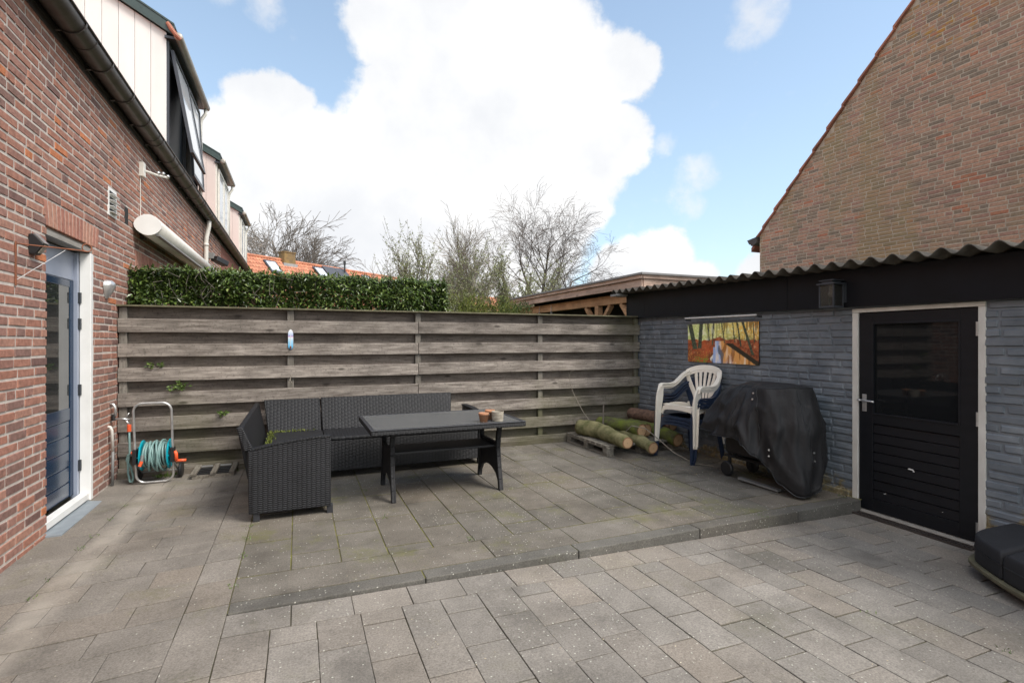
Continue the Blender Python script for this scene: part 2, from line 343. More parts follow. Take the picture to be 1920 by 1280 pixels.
MT['stone'] = simple('grey_stone_sill', (.24,.27,.29), (.19,.215,.235), 12, rough=.6, bmp=.2)
MT['concrete'] = simple('pale_concrete', (.36,.33,.29), (.25,.23,.20), 12, rough=.9, bmp=.5)
MT['chimney'] = simple('mossy_chimney_brick', (.24,.15,.05), (.12,.085,.05), 3, rough=.95, bmp=.5)
MT['solar'] = simple('dark_slate_panel', (.075,.075,.082), rough=.35)
MT['curtain'] = simple('grey_net_curtain', (.10,.105,.105), (.05,.055,.055), 3, (14,14,1), rough=.9)
MT['cushion'] = simple('black_woven_cushion', (.018,.018,.021), (.013,.013,.015), 9, rough=.75, bmp=.5, bscale=400, dist=.002)
def leafmat(name, cols, rough=.38, spec=.5):
    m, nt, p = newmat(name)
    c = ramp(nt, isl(nt), [(i/(len(cols)-1), k) for i, k in enumerate(cols)])
    c = scalec(nt, c, mrange(nt, noise_n(nt, coords(nt), 2.5, 4), .3, .7, .75, 1.25))
    nt.links.new(c, p.inputs['Base Color']); p.inputs['Roughness'].default_value = rough; p.inputs['Specular IOR Level'].default_value = spec
    return m
MT['laurel'] = leafmat('laurel_leaf', [(.035,.058,.015),(.065,.105,.022),(.045,.078,.018),(.11,.16,.035),(.07,.12,.025),(.19,.24,.06)], rough=.3)
MT['conifer'] = leafmat('yellow_green_conifer', [(.085,.10,.018),(.14,.16,.03),(.06,.085,.018),(.18,.19,.045)], rough=.7, spec=.2)
MT['conifer_dark'] = leafmat('green_conifer', [(.03,.055,.015),(.055,.085,.022),(.04,.07,.018)], rough=.7, spec=.2)
MT['willow'] = leafmat('young_grey_green_leaf', [(.19,.21,.09),(.26,.28,.14),(.15,.175,.07),(.34,.35,.20)], rough=.7, spec=.2)
MT['weed'] = leafmat('fresh_weed_leaf', [(.06,.10,.015),(.10,.16,.03),(.14,.19,.05)], rough=.45)
def glassmat(name, tint=(.01,.011,.012), rough=.03, alpha=1.0):
    m, nt, p = newmat(name)
    p.inputs['Base Color'].default_value = (*tint, 1); p.inputs['Roughness'].default_value = rough
    p.inputs['Specular IOR Level'].default_value = .9; p.inputs['IOR'].default_value = 1.9
    if alpha < 1:
        tr = nt.nodes.new('ShaderNodeBsdfTransparent'); mx = nt.nodes.new('ShaderNodeMixShader'); mx.inputs[0].default_value = alpha
        nt.links.new(tr.outputs[0], mx.inputs[1]); nt.links.new(p.outputs[0], mx.inputs[2])
        nt.links.new(mx.outputs[0], nt.nodes['Material Output'].inputs[0])
    return m
MT['glass'] = glassmat('dark_window_glass'); MT['glass'].node_tree.nodes['Principled BSDF'].inputs['IOR'].default_value = 1.42; MT['glass'].node_tree.nodes['Principled BSDF'].inputs['Specular IOR Level'].default_value = .5
MT['glass_door'] = glassmat('house_door_glass', (.03,.033,.033), alpha=.82)
MT['glass_lamp'] = glassmat('dusty_lantern_glass', (.02,.02,.018), .25, alpha=.35)
MT['glass_sky'] = glassmat('painted_sky_glass', (.55,.57,.60), .04)  # pale base colour paints in the reflection of the sky

# ------------------------------------------------------------------ mesh helpers
def wloc(o):
    v = Vector((0,0,0))
    while o is not None: v = v + o.location; o = o.parent
    return v
class MB:
    def __init__(s, xf=None): s.v = []; s.f = []; s.xf = xf
    def add(s, vs, fs):
        b = len(s.v)
        if s.xf: vs = [s.xf(*p) for p in vs]
        s.v.extend(vs); s.f.extend([tuple(i+b for i in f) for f in fs])
    def hexa(s, p):     # 8 points: bottom 4 ccw, top 4 ccw
        s.add(p, [(3,2,1,0),(4,5,6,7),(0,1,5,4),(1,2,6,5),(2,3,7,6),(3,0,4,7)])
    def box(s, x0, x1, y0, y1, z0, z1):
        s.hexa([(x0,y0,z0),(x1,y0,z0),(x1,y1,z0),(x0,y1,z0),(x0,y0,z1),(x1,y0,z1),(x1,y1,z1),(x0,y1,z1)])
    def quad(s, a, b, c, d): s.add([a,b,c,d], [(0,1,2,3)])
    def bar(s, a, b, w, h, up=(0,0,1)):
        a, b, up = Vector(a), Vector(b), Vector(up)
        t = (b-a).normalized(); sd_ = t.cross(up).normalized(); n = sd_.cross(t)
        P = []
        for q in (a, b):
            for i, j in ((-1,-1),(1,-1),(1,1),(-1,1)): P.append(tuple(q+sd_*i*w/2+n*j*h/2))
        s.add(P, [(0,1,2,3),(7,6,5,4),(0,4,5,1),(1,5,6,2),(2,6,7,3),(3,7,4,0)])
    def tube(s, pts, r, n=8, caps=True, closed=False):
        pts = [Vector(p) for p in pts]; m = len(pts)
        if isinstance(r, (int, float)): r = [r]*m
        P = []; nrm = None
        for i, p in enumerate(pts):
            if closed: t = pts[(i+1) % m]-pts[i-1]
            else: t = pts[min(i+1, m-1)]-pts[max(i-1, 0)]
            t.normalize()
            if nrm is None:
                nrm = t.orthogonal().normalized()
            nrm = (nrm-t*nrm.dot(t))
            if nrm.length < 1e-6: nrm = t.orthogonal()
            nrm.normalize(); bi = t.cross(nrm)
            for k in range(n):
                an = 2*math.pi*k/n
                P.append(tuple(p+(nrm*math.cos(an)+bi*math.sin(an))*r[i]))
        F = []
        for i in range(m if closed else m-1):
            j = (i+1) % m
            for k in range(n): F.append((i*n+k, i*n+(k+1) % n, j*n+(k+1) % n, j*n+k))
        if caps and not closed: F += [tuple(range(n-1,-1,-1)), tuple((m-1)*n+k for k in range(n))]
        s.add(P, F)
    def ribbon(s, pts, w, th, side, ws=None):
        pts = [Vector(p) for p in pts]; m = len(pts); P = []
        for i, p in enumerate(pts):
            t = (pts[min(i+1,m-1)]-pts[max(i-1,0)]).normalized()
            sd_ = Vector(side(i/(m-1)) if callable(side) else side); sd_ = (sd_-t*sd_.dot(t)).normalized(); n = sd_.cross(t)
            wi = ws[i] if ws else w
            for a, b in ((-1,-1),(1,-1),(1,1),(-1,1)): P.append(tuple(p+sd_*a*wi/2+n*b*th/2))
        F = [(0,1,2,3), tuple((m-1)*4+k for k in (3,2,1,0))]
        for i in range(m-1):
            for k in range(4): F.append((i*4+k, (i+1)*4+k, (i+1)*4+(k+1)%4, i*4+(k+1)%4))
        s.add(P, F)
    def lathe(s, prof, c, n=24, axis='Z'):
        P = []
        for r, z in prof:
            for k in range(n):
                an = 2*math.pi*k/n; a, b = r*math.cos(an), r*math.sin(an)
                P.append({'Z': (c[0]+a, c[1]+b, c[2]+z), 'X': (c[0]+z, c[1]+a, c[2]+b), 'Y': (c[0]+b, c[1]+z, c[2]+a)}[axis])
        F = []
        for i in range(len(prof)-1):
            for k in range(n): F.append((i*n+k, i*n+(k+1)%n, (i+1)*n+(k+1)%n, (i+1)*n+k))
        F += [tuple(range(n-1,-1,-1)), tuple((len(prof)-1)*n+k for k in range(n))]
        s.add(P, F)
    def prism(s, poly, d0, d1, axis='Z'):   # poly in the two other axes
        n = len(poly)
        f = {'Z': lambda a,b,d: (a,b,d), 'Y': lambda a,b,d: (a,d,b), 'X': lambda a,b,d: (d,a,b)}[axis]
        P = [f(a,b,d0) for a,b in poly]+[f(a,b,d1) for a,b in poly]
        F = [tuple(range(n-1,-1,-1)), tuple(range(n,2*n))]+[(i,(i+1)%n,n+(i+1)%n,n+i) for i in range(n)]
        s.add(P, F)
    def build(s, name, m, parent=None, smooth=False, bevel=0, uv=False, sub=0):
        me = bpy.data.meshes.new(name)
        off = wloc(parent) if parent else Vector((0,0,0))
        vs = [(p[0]-off[0], p[1]-off[1], p[2]-off[2]) for p in s.v]
        me.from_pydata(vs, [], s.f)
        me.materials.append(MT[m] if isinstance(m, str) else m)
        import bmesh
        bm = bmesh.new(); bm.from_mesh(me); 
        if len(s.v) < 60000: bmesh.ops.recalc_face_normals(bm, faces=bm.faces)
        bm.to_mesh(me); bm.free()
        if smooth: me.shade_smooth()
        if uv:
            L = me.uv_layers.new(name='UVMap')
            for p in me.polygons:
                n = p.normal; ax_, ay_, az_ = abs(n.x), abs(n.y), abs(n.z)
                for li in p.loop_indices:
                    c = me.vertices[me.loops[li].vertex_index].co
                    if az_ > ax_ and az_ > ay_: q = (c.x, c.y)
                    elif ax_ > ay_: q = (c.y, c.z)
                    else: q = (c.x, c.z)
                    L.data[li].uv = q
        o = bpy.data.objects.new(name, me); SC.collection.objects.link(o)
        if parent: o.parent = parent
        if bevel:
            b = o.modifiers.new('bevel', 'BEVEL'); b.width = bevel; b.segments = 2; b.limit_method = 'ANGLE'; b.angle_limit = rad(40)
        if sub:
            b = o.modifiers.new('sub', 'SUBSURF'); b.levels = sub; b.render_levels = sub
        return o
def tag(o, label=None, cat=None, group=None, kind=None):
    if label: o['label'] = label
    if cat: o['category'] = cat
    if group: o['group'] = group
    if kind: o['kind'] = kind
    return o
def thing(name, label, cat, loc=(0,0,0), rz=0, group=None):
    o = bpy.data.objects.new(name, None); SC.collection.objects.link(o); o.empty_display_size = .1
    o.location = loc; o.rotation_euler = (0,0,rz)
    return tag(o, label, cat, group)
def copy_tree(o, parent=None):
    c = o.copy(); SC.collection.objects.link(c); c.parent = parent
    for ch in [x for x in bpy.data.objects if x.parent == o]: copy_tree(ch, c)
    return c

def bricks(mb, place, u0, u1, z0, z1, openings=(), ztop=None, L=.225, H=.0655, jt=.011, seed=1, rough=.0016, back=.02, inset=.004, proud=.004):
    r = random.Random(seed)
    k0 = math.floor(z0/H); k = k0
    while k*H < z1:
        za, zb = k*H+jt/2, (k+1)*H-jt/2
        off = (k % 2)*.5*L + r.uniform(-.012, .012) + ((k//2) % 3)*.02
        u = math.floor((u0-off)/L)*L+off - L
        hd = (k % 6 == 3)
        while u < u1:
            ln = L*.5 if (hd and r.random() < .7) or r.random() < .04 else L
            segs = [(max(u, u0), min(u+ln, u1))]
            for (oa, ob, oc, od) in openings:
                if zb > oc and za < od:
                    ns = []
                    for a, b in segs:
                        if b <= oa or a >= ob: ns.append((a, b))
                        else:
                            if a < oa: ns.append((a, oa+jt))
                            if b > ob: ns.append((ob-jt, b))
                    segs = ns
            for a, b in segs:
                a += jt/2; b -= jt/2
                if b-a < .02: continue
                if ztop and zb > ztop((a+b)/2): continue
                j = lambda s=rough: r.uniform(-s, s)
                d = proud+r.uniform(-.0025, .0025)
                i2 = inset
                P = [place(a+j(),za+j(),0), place(b+j(),za+j(),0), place(b+j(),zb+j(),0), place(a+j(),zb+j(),0),
                     place(a+i2+j(),za+i2+j(),d+j(.001)), place(b-i2+j(),za+i2+j(),d+j(.001)), place(b-i2+j(),zb-i2+j(),d+j(.001)), place(a+i2+j(),zb-i2+j(),d+j(.001)),
                     place(a,za,-back), place(b,za,-back), place(b,zb,-back), place(a,zb,-back)]
                mb.add(P, [(4,5,6,7),(0,1,5,4),(1,2,6,5),(2,3,7,6),(3,0,4,7),(8,9,1,0),(9,10,2,1),(10,11,3,2),(11,8,0,3)])
            u += ln
        k += 1

# ------------------------------------------------------------------ ground, paving
gb = MB(); gb.quad((-900,-900,-.30),(900,-900,-.30),(900,1500,-.30),(-900,1500,-.30))
tag(gb.build('ground', 'grass'), kind='structure')
XB = -.33
def zlow(x): return -.004-.0205*(min(max(x, XB), 4.3)-XB)
def zleft(x, y): return -.018*(6.1-y)*min(max((XB-x)/1.32, 0), 1.0)
def paver(mb, x0, x1, y0, y1, zf, r, jt=.0045, chip=True):
    j = lambda s=.0016: r.uniform(-s, s)
    x0 += jt*.45; x1 -= jt*.45; y0 += jt*.85; y1 -= jt*.85
    if x1-x0 < .02 or y1-y0 < .02: return
    cx, cy = (x0+x1)/2, (y0+y1)/2
    tz, tx, ty = r.gauss(0, .0010), r.gauss(0, .003), r.gauss(0, .003)
    z = lambda x, y: zf(x, y)+tz+tx*(x-cx)+ty*(y-cy)
    b = .002
    o = [(x0+j(), y0+j()), (x1+j(), y0+j()), (x1+j(), y1+j()), (x0+j(), y1+j())]
    i_ = [(o[0][0]+b, o[0][1]+b), (o[1][0]-b, o[1][1]+b), (o[2][0]-b, o[2][1]-b), (o[3][0]+b, o[3][1]-b)]
    P = [(x,y,z(x,y)) for x,y in i_]+[(x,y,z(x,y)-b*.8) for x,y in o]+[(x,y,z(x,y)-.05) for x,y in o]
    mb.add(P, [(0,1,2,3),(4,5,1,0),(5,6,2,1),(6,7,3,2),(7,4,0,3),(8,9,5,4),(9,10,6,5),(10,11,7,6),(11,8,4,7)])
r = random.Random(3)
t1 = MB()
zt = lambda x, y: 0
x = XB; k = 0
while x < 4.4:
    paver(t1, x, min(x+.6, 4.42), 3.005, 3.30, zt, r); x += .6 if k else .27; k += 1
x = XB; k = 0
offs = [.53, .23, .47, .12, .38, .58, .22, .44]
while x < 4.5:
    y = 3.30; first = True
    while y < 6.13:
        ln = offs[k % 8] if first else .6
        if r.random() < .1 and not first: ln = .3
        paver(t1, x, min(x+.287, 4.55), y, min(y+ln, 6.13), zt, r, .009); y += ln; first = False
    x += .287; k += 1
tag(t1.build('raised_terrace', 'tile_terrace'), kind='structure')
t2 = MB(); zl = lambda x, y: zlow(x)
x = XB
while x < 4.4: paver(t2, x, min(x+.295, 4.4), 2.67, 2.88, zl, r); x += .295
x = XB; k = 0
while x < 4.4:
    y = 2.67; first = True; o_ = [.31, .155, .27, .12][k % 4]
    while y > -1.2:
        ln = o_ if first else .305
        paver(t2, x, min(x+.205, 4.43), y-ln, y, zl, r); y -= ln; first = False
    x += .205; k += 1
tag(t2.build('lower_paving', 'tile_low'), kind='structure')
t3 = MB()
y = 6.12; k = 0
while y > -1.2: paver(t3, -1.66, -1.34, y-(.4 if k % 2 else .6), y, zleft, r); y -= (.4 if k % 2 else .6); k += 1
y = 6.12; k = 0
while y > -1.2:
    x = -1.34-(.155 if k % 2 else .05); 
    while x < -.53:
        ln = .31
        if x+ln > -.60: paver(t3, max(x,-1.34), -.53, y-.21, y, zleft, r); break
        paver(t3, max(x, -1.34), x+ln, y-.21, y, zleft, r); x += ln
    y -= .21; k += 1
y = 6.10
while y > -1.2: paver(t3, -.53, XB, y-.31, y, zleft, r); y -= .31
tag(t3.build('path_beside_house', 'tile_left'), kind='structure')
jb = MB()
jb.quad((XB,2.9,-.005),(4.6,2.9,-.005),(4.6,6.15,-.005),(XB,6.15,-.005))
tag(jb.build('terrace_joints', 'joint'), kind='structure'); jb = MB()
def jsheet(xs, ys, zf):
    for i in range(len(xs)-1):
        for j in range(len(ys)-1):
            jb.quad(*[(x, y, zf(x, y)-.0065) for x, y in ((xs[i],ys[j]),(xs[i+1],ys[j]),(xs[i+1],ys[j+1]),(xs[i],ys[j+1]))])
jsheet([XB,1,2,3,4.3,4.5], [-1.3,2.885], zl); jsheet([-1.7,-1.2,-.8,XB], [-1.3,1,3,4.5,6.15], zleft)
tag(jb.build('paving_joints', 'joint_dark'), kind='structure')
kb = MB(); x = XB
while x < 4.42:
    kb.box(x+.003, min(x+1.0, 4.43)-.003, 2.885, 3.0, -.2, .001); x += 1.0
tag(kb.build('terrace_kerb', 'kerb', bevel=.006), kind='structure')
# weeds and moss tufts in the joints
def leaf(mb, p, d, n, ln, w):
    d = d.normalized(); sd_ = d.cross(n)
    if sd_.length < 1e-4: sd_ = d.orthogonal()
    sd_.normalize(); n2 = sd_.cross(d)
    m_ = p+d*ln*.5-n2*ln*.0
    b = len(mb.v)
    mb.v += [tuple(p), tuple(m_+sd_*w/2+n2*w*.18), tuple(p+d*ln-n2*ln*.08), tuple(m_-sd_*w/2+n2*w*.18)]
    mb.f += [(b, b+1, b+2), (b, b+2, b+3)]
def rvec(r): 
    while True:
        v = Vector((r.uniform(-1,1), r.uniform(-1,1), r.uniform(-1,1)))
        if .05 < v.length < 1: return v.normalized()
wm = MB(); r = random.Random(11)
spots = [(-.33, 3.2+i*.35) for i in range(5)]+[(-1.34, 2.2+i*.33) for i in range(10)]+[(-1.62,3.5),(-1.60,3.62),(3.3,2.86),(3.1,2.87),(4.35,2.95),(.55,4.85),(.6,4.0),(1.1,3.31),(2.3,1.05),(3.0,1.3),(2.75,1.75)]
for x, y in spots:
    x += r.uniform(-.01,.01); y += r.uniform(-.08,.08); z = zleft(x,y) if x < XB else (0 if y > 2.88 else zlow(x))
    for i in range(r.randint(5, 16)):
        d = Vector((r.uniform(-1,1), r.uniform(-1,1), r.uniform(.3,1.2)))
        leaf(wm, Vector((x+r.uniform(-.025,.025), y+r.uniform(-.04,.04), z-.002)), d, rvec(r), r.uniform(.008,.028), .005)
tag(wm.build('joint_weeds', 'weed'), 'tiny green weeds and moss tufts growing in the paving joints', 'weeds', kind='stuff')

# ------------------------------------------------------------------ house row on the left
XW = -1.65
H1 = thing('terraced_house', 'nearest red brick house at the left with blue garden door', 'house', (XW,4,0))
place = lambda u, z, d: (XW+d, u, z)
DY0, DY1, DZ1 = 4.595, 5.50, 2.18
b = MB(); bricks(b, place, -1.0, 13.4, -.2, 3.62, [(DY0, DY1, -1, DZ1), (4.585, 5.615, 2.17, 2.355), (6.36,6.50,2.56,2.74), (6.72,8.6,2.10,2.35)], seed=5, jt=.0155, proud=.0065, rough=.0022, inset=.003)
H1b = b.build('wall_bricks', 'brick', H1)
b = MB()   # masonry core with the door opening left out
for y0, y1, z0, z1 in ((-1.0,DY0,-.3,3.62),(DY1,13.4,-.3,3.62),(DY0,DY1,DZ1+.0,3.62)):
    b.box(XW-.3, XW+.0018, y0, y1, z0, z1)
b.build('wall_mortar', 'mortar', H1)
b = MB()
n = 15
for i in range(n):
    y0 = 4.585+i*(1.03/n); lean = (i-n/2)/n*.06
    b.hexa([(XW-.05,y0+.006,2.172),(XW+.006,y0+.006,2.172),(XW+.006,y0+.062,2.172),(XW-.05,y0+.062,2.172),
            (XW-.05,y0+.006+lean,2.352),(XW+.006,y0+.006+lean,2.352),(XW+.006,y0+.062+lean,2.352),(XW-.05,y0+.062+lean,2.352)])
b.build('door_lintel', 'lintel', H1, bevel=.004)
b = MB()
for i in range(26):
    y0 = 6.74+i*.071
    b.box(XW-.05, XW+.006, y0+.005, y0+.061, 2.11, 2.352)
b.build('window_lintel', 'lintel', H1, bevel=.004)
b = MB(); b.box(XW-.1, XW+.02, 6.7, 8.7, 2.03, 2.10); b.box(XW-.2,XW-.08,6.7,8.7,.9,2.03)
b.build('window_frame', 'whitedirty', H1)
# roof slab
b = MB(); s_ = 1.05
b.hexa([(-1.72,-1,3.62),(-1.72,24,3.62),(-6.6,24,3.62+4.88*s_),(-6.6,-1,3.62+4.88*s_),(-1.72,-1,3.74),(-1.72,24,3.74),(-6.6,24,3.74+4.88*s_),(-6.6,-1,3.74+4.88*s_)])
b.hexa([(-6.6,-1,3.62+4.88*s_),(-6.6,24,3.62+4.88*s_),(-11.5,24,3.5),(-11.5,-1,3.5),(-6.6,-1,3.74+4.88*s_),(-6.6,24,3.74+4.88*s_),(-11.5,24,3.62),(-11.5,-1,3.62)])
b.build('roof', 'rooftile_dark', H1)
b = MB(); b.box(-1.80, -1.635, -1, 24, 3.625, 3.65); b.box(-1.66,-1.639,-1,24,3.572,3.80); b.box(-1.80,-1.60,-1,24,3.801,3.83); b.build('soffit', 'zinc', H1)
def gutter(parent, xc, zc, rr, y0, y1, m, bstep=0, blen=0):
    g = MB(); n = 14
    ys = [y0, y1]
    P = []; F = []
    for y in ys:
        for k in range(n+1):
            an = math.pi+math.pi*k/n; P.append((xc+rr*math.cos(an), y, zc+rr*math.sin(an)))
        for k in range(n, -1, -1):
            an = math.pi+math.pi*k/n; P.append((xc+(rr-.006)*math.cos(an), y, zc+(rr-.006)*math.sin(an)))
    m_ = 2*(n+1)
    for k in range(m_): F.append((k, (k+1) % m_, m_+(k+1) % m_, m_+k))
    g.add(P, F)
    g.add([(xc+rr*math.cos(math.pi+math.pi*k/n), y0, zc+rr*math.sin(math.pi+math.pi*k/n)) for k in range(n+1)], [tuple(range(n+1))])
    g.tube([(xc+rr+.004,y0,zc+.004),(xc+rr+.004,y1,zc+.004)], .009, 8)
    o = g.build('gutter', m, parent, smooth=False)
    for p in o.data.polygons: p.use_smooth = True
    if bstep:
        y = y0+.4
        while y < y1:
            c = MB(); pts = [(xc+(rr+.007)*math.cos(math.pi+math.pi*k/10), y, zc+(rr+.007)*math.sin(math.pi+math.pi*k/10)) for k in range(11)]
            c.ribbon(pts, .022, .004, (0,1,0))
            c.bar((xc-rr*.55, y, zc-rr*.84), (XW+.012, y, zc-rr*.95), .018, .012)
            c.bar((XW+.010, y, zc-rr*1.05), (XW+.010, y, zc-rr*.55), .02, .006, (0,1,0))
            c.build('gutter_bracket', 'zinc', o); y += bstep
    return o
gutter(H1, -1.545, 3.70, .092, -1.0, 13.4, 'zinc', .59)
yy = 2.0
while yy < 13.3:                      # soldered seams
    b = MB(); b.tube([(-1.545+.094*math.cos(math.pi+math.pi*k/10), yy, 3.70+.094*math.sin(math.pi+math.pi*k/10)) for k in range(11)], .003, 5); yy += .98
    b.build('gutter_seam', 'zinc', H1)
def downpipe(parent, x, y, ztop, zbot, xg, m='pvc', rr=.038):
    d = MB(); d.tube([(xg,y,ztop),(xg,y,ztop-.10),(x+(xg-x)*.75,y,ztop-.16),(x+(xg-x)*.15,y,ztop-.30),(x,y,ztop-.38),(x,y,zbot)], rr, 12)
    for z in (ztop-.42, (ztop+zbot)/2): d.tube([(x,y,z),(x,y,z-.05)], rr+.006, 12)
    d.build('downpipe', m, parent, smooth=True)
downpipe(H1, -1.595, 11.02, 3.60, 0, -1.55)
# dormers
def dormer(house, Y0, Y1, zt, clad, open_win, pw=.21, seed=0):
    XF = -1.95; sl = .56
    D = MB(); x = XF
    while x > -4.6:
        xa, xb = x-.0025, x-pw+.0025
        D.hexa([(xb,Y0,3.75),(xa,Y0,3.75),(xa,Y0+.03,3.75),(xb,Y0+.03,3.75),(xb,Y0,zt+sl*(XF-xb)),(xa,Y0,zt+sl*(XF-xa)),(xa,Y0+.03,zt+sl*(XF-xa)),(xb,Y0+.03,zt+sl*(XF-xb))])
        x -= pw
    d = D.build('dormer', clad, house, bevel=.003)
    B = MB(); B.prism([(XF-.02,3.75),(XF-.02,zt-.02),(-4.6,zt+sl*(XF+.02+4.6)),(-4.6,3.75)], Y0+.032, Y1-.01, 'Y'); B.build('dormer_core', 'anthra', d)
    B = MB(); B.prism([(XF+.12,zt-.06),(XF+.12,zt+.10),(-4.6,zt+.17+sl*(XF+4.6)),(-4.6,zt+.01+sl*(XF+4.6))], Y0-.07, Y0-.035, 'Y')
    B.prism([(XF+.12,zt+.101),(XF+.12,zt+.13),(-4.6,zt+.20+sl*(XF+4.6)),(-4.6,zt+.171+sl*(XF+4.6))], Y0-.08, Y1+.06, 'Y')
    B.build('verge_trim', 'green', d)
    B = MB(); B.box(XF-.02, XF+.15, Y0-.034, Y1+.05, zt-.10, zt-.06); B.build('dormer_soffit', 'anthra', d)
    B = MB(); ym = (Y0+Y1)/2
    for y in (Y0+.03, ym, Y1-.10): B.box(XF-.019, XF+.03, y, y+.06, 3.75, zt-.101)
    B.box(XF-.019, XF+.025, Y0+.09, Y1-.1, zt-.20, zt-.102); B.box(XF-.019, XF+.025, Y0+.09, Y1-.1, 3.75, 4.40)
    B.build('dormer_front_frame', 'anthra' if open_win else 'pvc', d)
    for i, (ya, yb) in enumerate(((Y0+.10, ym-.01), (ym+.07, Y1-.11))):
        h = zt-.22-4.42; tilt = .17 if (open_win and i == 0) else (.05 if open_win else 0)
        S = MB(); zt2 = zt-.22
        def q(y, s, o): return (XF+.035+math.sin(tilt)*s+math.cos(tilt)*o, y, zt2-math.cos(tilt)*s+math.sin(tilt)*o)
        def sb(y0, y1, s0, s1):
            S.hexa([q(y0,s1,0),q(y0,s1,.045),q(y1,s1,.045),q(y1,s1,0),q(y0,s0,0),q(y0,s0,.045),q(y1,s0,.045),q(y1,s0,0)])
        sb(ya,ya+.06,0,h); sb(yb-.06,yb,0,h); sb(ya+.061,yb-.061,0,.06); sb(ya+.061,yb-.061,h-.07,h)
        S.build('window_sash', 'anthra' if open_win else 'pvc', d)
        G = MB(); G.hexa([q(ya+.05,h-.06,.02),q(ya+.05,h-.06,.027),q(yb-.05,h-.06,.027),q(yb-.05,h-.06,.02),q(ya+.05,.05,.02),q(ya+.05,.05,.027),q(yb-.05,.05,.027),q(yb-.05,.05,.02)])
        G.build('window_pane', 'glass_sky', d)
    B = MB(); B.box(XF-.6, XF+.02, Y1-.02, Y1+.01, 3.75, zt-.1); B.build('far_cheek', 'cream', d)
    g = MB(); g.lathe([(.02,0),(.062,.001),(.065,.01),(.065,Y1-Y0+.12),(.02,Y1-Y0+.13)], (XF+.17,Y0-.05,zt-.05), 14, 'Y'); g.build('dormer_gutter', 'zinc_light', d, smooth=True)
    dp = MB(); xx = XF+.16; y = Y1+.0
    dp.tube([(xx,y,zt-.09),(xx,y,zt-.2),(XF+.09,y,zt-.32),(XF+.07,y,zt-.42),(XF+.07,y,3.7)], .034, 10); dp.build('dormer_downpipe', 'pvc', d, smooth=True)
    return d
dormer(H1, 9.67, 12.30, 6.28, 'cream', True)
b = MB(); b.tube([(-1.92,9.60,6.40),(-1.86,9.58,6.30),(-1.80,9.58,6.22),(-1.74,9.60,6.17)], [.03,.035,.03,.025], 8); b.build('verge_tile', 'rooftile_dark', H1)
H2 = thing('terraced_house', 'middle terraced house beyond the first, with pale pinkish dormer and dark green trim', 'house', (XW,15,0))
b = MB(); b.box(XW-.3, XW, 13.4, 18.4, -.3, 3.62); b.build('wall', 'brick_far', H2)
gutter(H2, -1.545, 3.70, .092, 13.41, 18.4, 'zinc', .59)
dormer(H2, 14.9, 16.95, 5.98, 'pink', False)
H3 = thing('terraced_house', 'farthest terraced house of the row, small pinkish dormer near the orange roof', 'house', (XW,20,0))
b = MB(); b.box(XW-.3, XW, 18.41, 24, -.3, 3.62); b.build('wall', 'brick_far', H3)
gutter(H3, -1.545, 3.70, .092, 18.41, 24, 'zinc', .59)
dormer(H3, 20.4, 22.3, 5.93, 'pink', False)

# blue garden door
fr = MB(); xo = XW
fr.box(xo-.075, xo+.004, DY1-.052, DY1+.004, -.01, DZ1-.075)       # far jamb
fr.box(xo-.075, xo-.01, DY0, DY1-.052, .0, .055)
DF = fr.build('door_frame', 'white', H1, bevel=.004)
b = MB(); b.box(xo-.12, xo-.0, DY0, DY1-.0, DZ1-.07, DZ1-.035); b.box(xo-.12, xo-.02, DY0, DY1-.01, DZ1-.03, DZ1-.002); b.build('head_strip', 'zinc_light', DF)
b = MB(); b.box(xo-.06, xo+.10, DY0-.02, DY1+.02, -.06, -.012); b.build('threshold', 'stone', H1, bevel=.004)
b = MB()
b.box(xo-.125, xo-.076, DY1-.095, DY1-.05, .03, DZ1-.08); b.box(xo-.125, xo-.10, DY0+.02, DY1-.095, 1.86, DZ1-.08)
b.build('inner_frame', 'bluegrey', DF, bevel=.003)
dm = MB(); xd = xo-.10
dm.box(xd-.04, xd, DY1-.165, DY1-.097, .06, 1.858); dm.box(xd-.04, xd, DY0-.05, DY0+.03, .06, 1.858)
dm.box(xd-.04, xd-.002, DY0+.03, DY1-.165, 1.80, 1.858); dm.box(xd-.04, xd-.002, DY0+.03, DY1-.165, .70, .80)
for i in range(5):
    z = .06+i*.128
    dm.box(xd-.04, xd-.006, DY0+.03, DY1-.165, z+.005, z+.123)
dm.box(xd-.04, xd-.014, DY0+.03, DY1-.165, .06, .70)
DR = dm.build('door', 'navy', H1, bevel=.004)
b = MB(); b.box(xd-.014, xd-.006, DY0+.03, DY1-.165, .80, 1.80); b.build('glass', 'glass_door', DR)
for z in (.30, .94, 1.50, 1.72):
    b = MB(); b.tube([(xo-.066,DY1-.062,z-.045),(xo-.066,DY1-.062,z+.045)], .009, 8); b.box(xo-.076,xo-.070,DY1-.085,DY1-.06,z-.045,z+.045); b.build('hinge', 'anthra', DR)
b = MB(); P = []
for i in range(41):
    y = DY0+.1+i*.0175; P.append((xo-.26+.02*math.sin(i*1.9), y))
for i in range(40): b.quad((P[i][0],P[i][1],.6),(P[i+1][0],P[i+1][1],.6),(P[i+1][0],P[i+1][1],1.9),(P[i][0],P[i][1],1.9))
b.build('curtain', 'curtain', DR)
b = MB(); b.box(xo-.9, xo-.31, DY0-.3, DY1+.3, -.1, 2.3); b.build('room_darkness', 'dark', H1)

def simple_thing(mb, name, m, label, cat, **k):
    g = k.pop('group', None)
    return tag(mb.build(name, m, **k), label, cat, g)
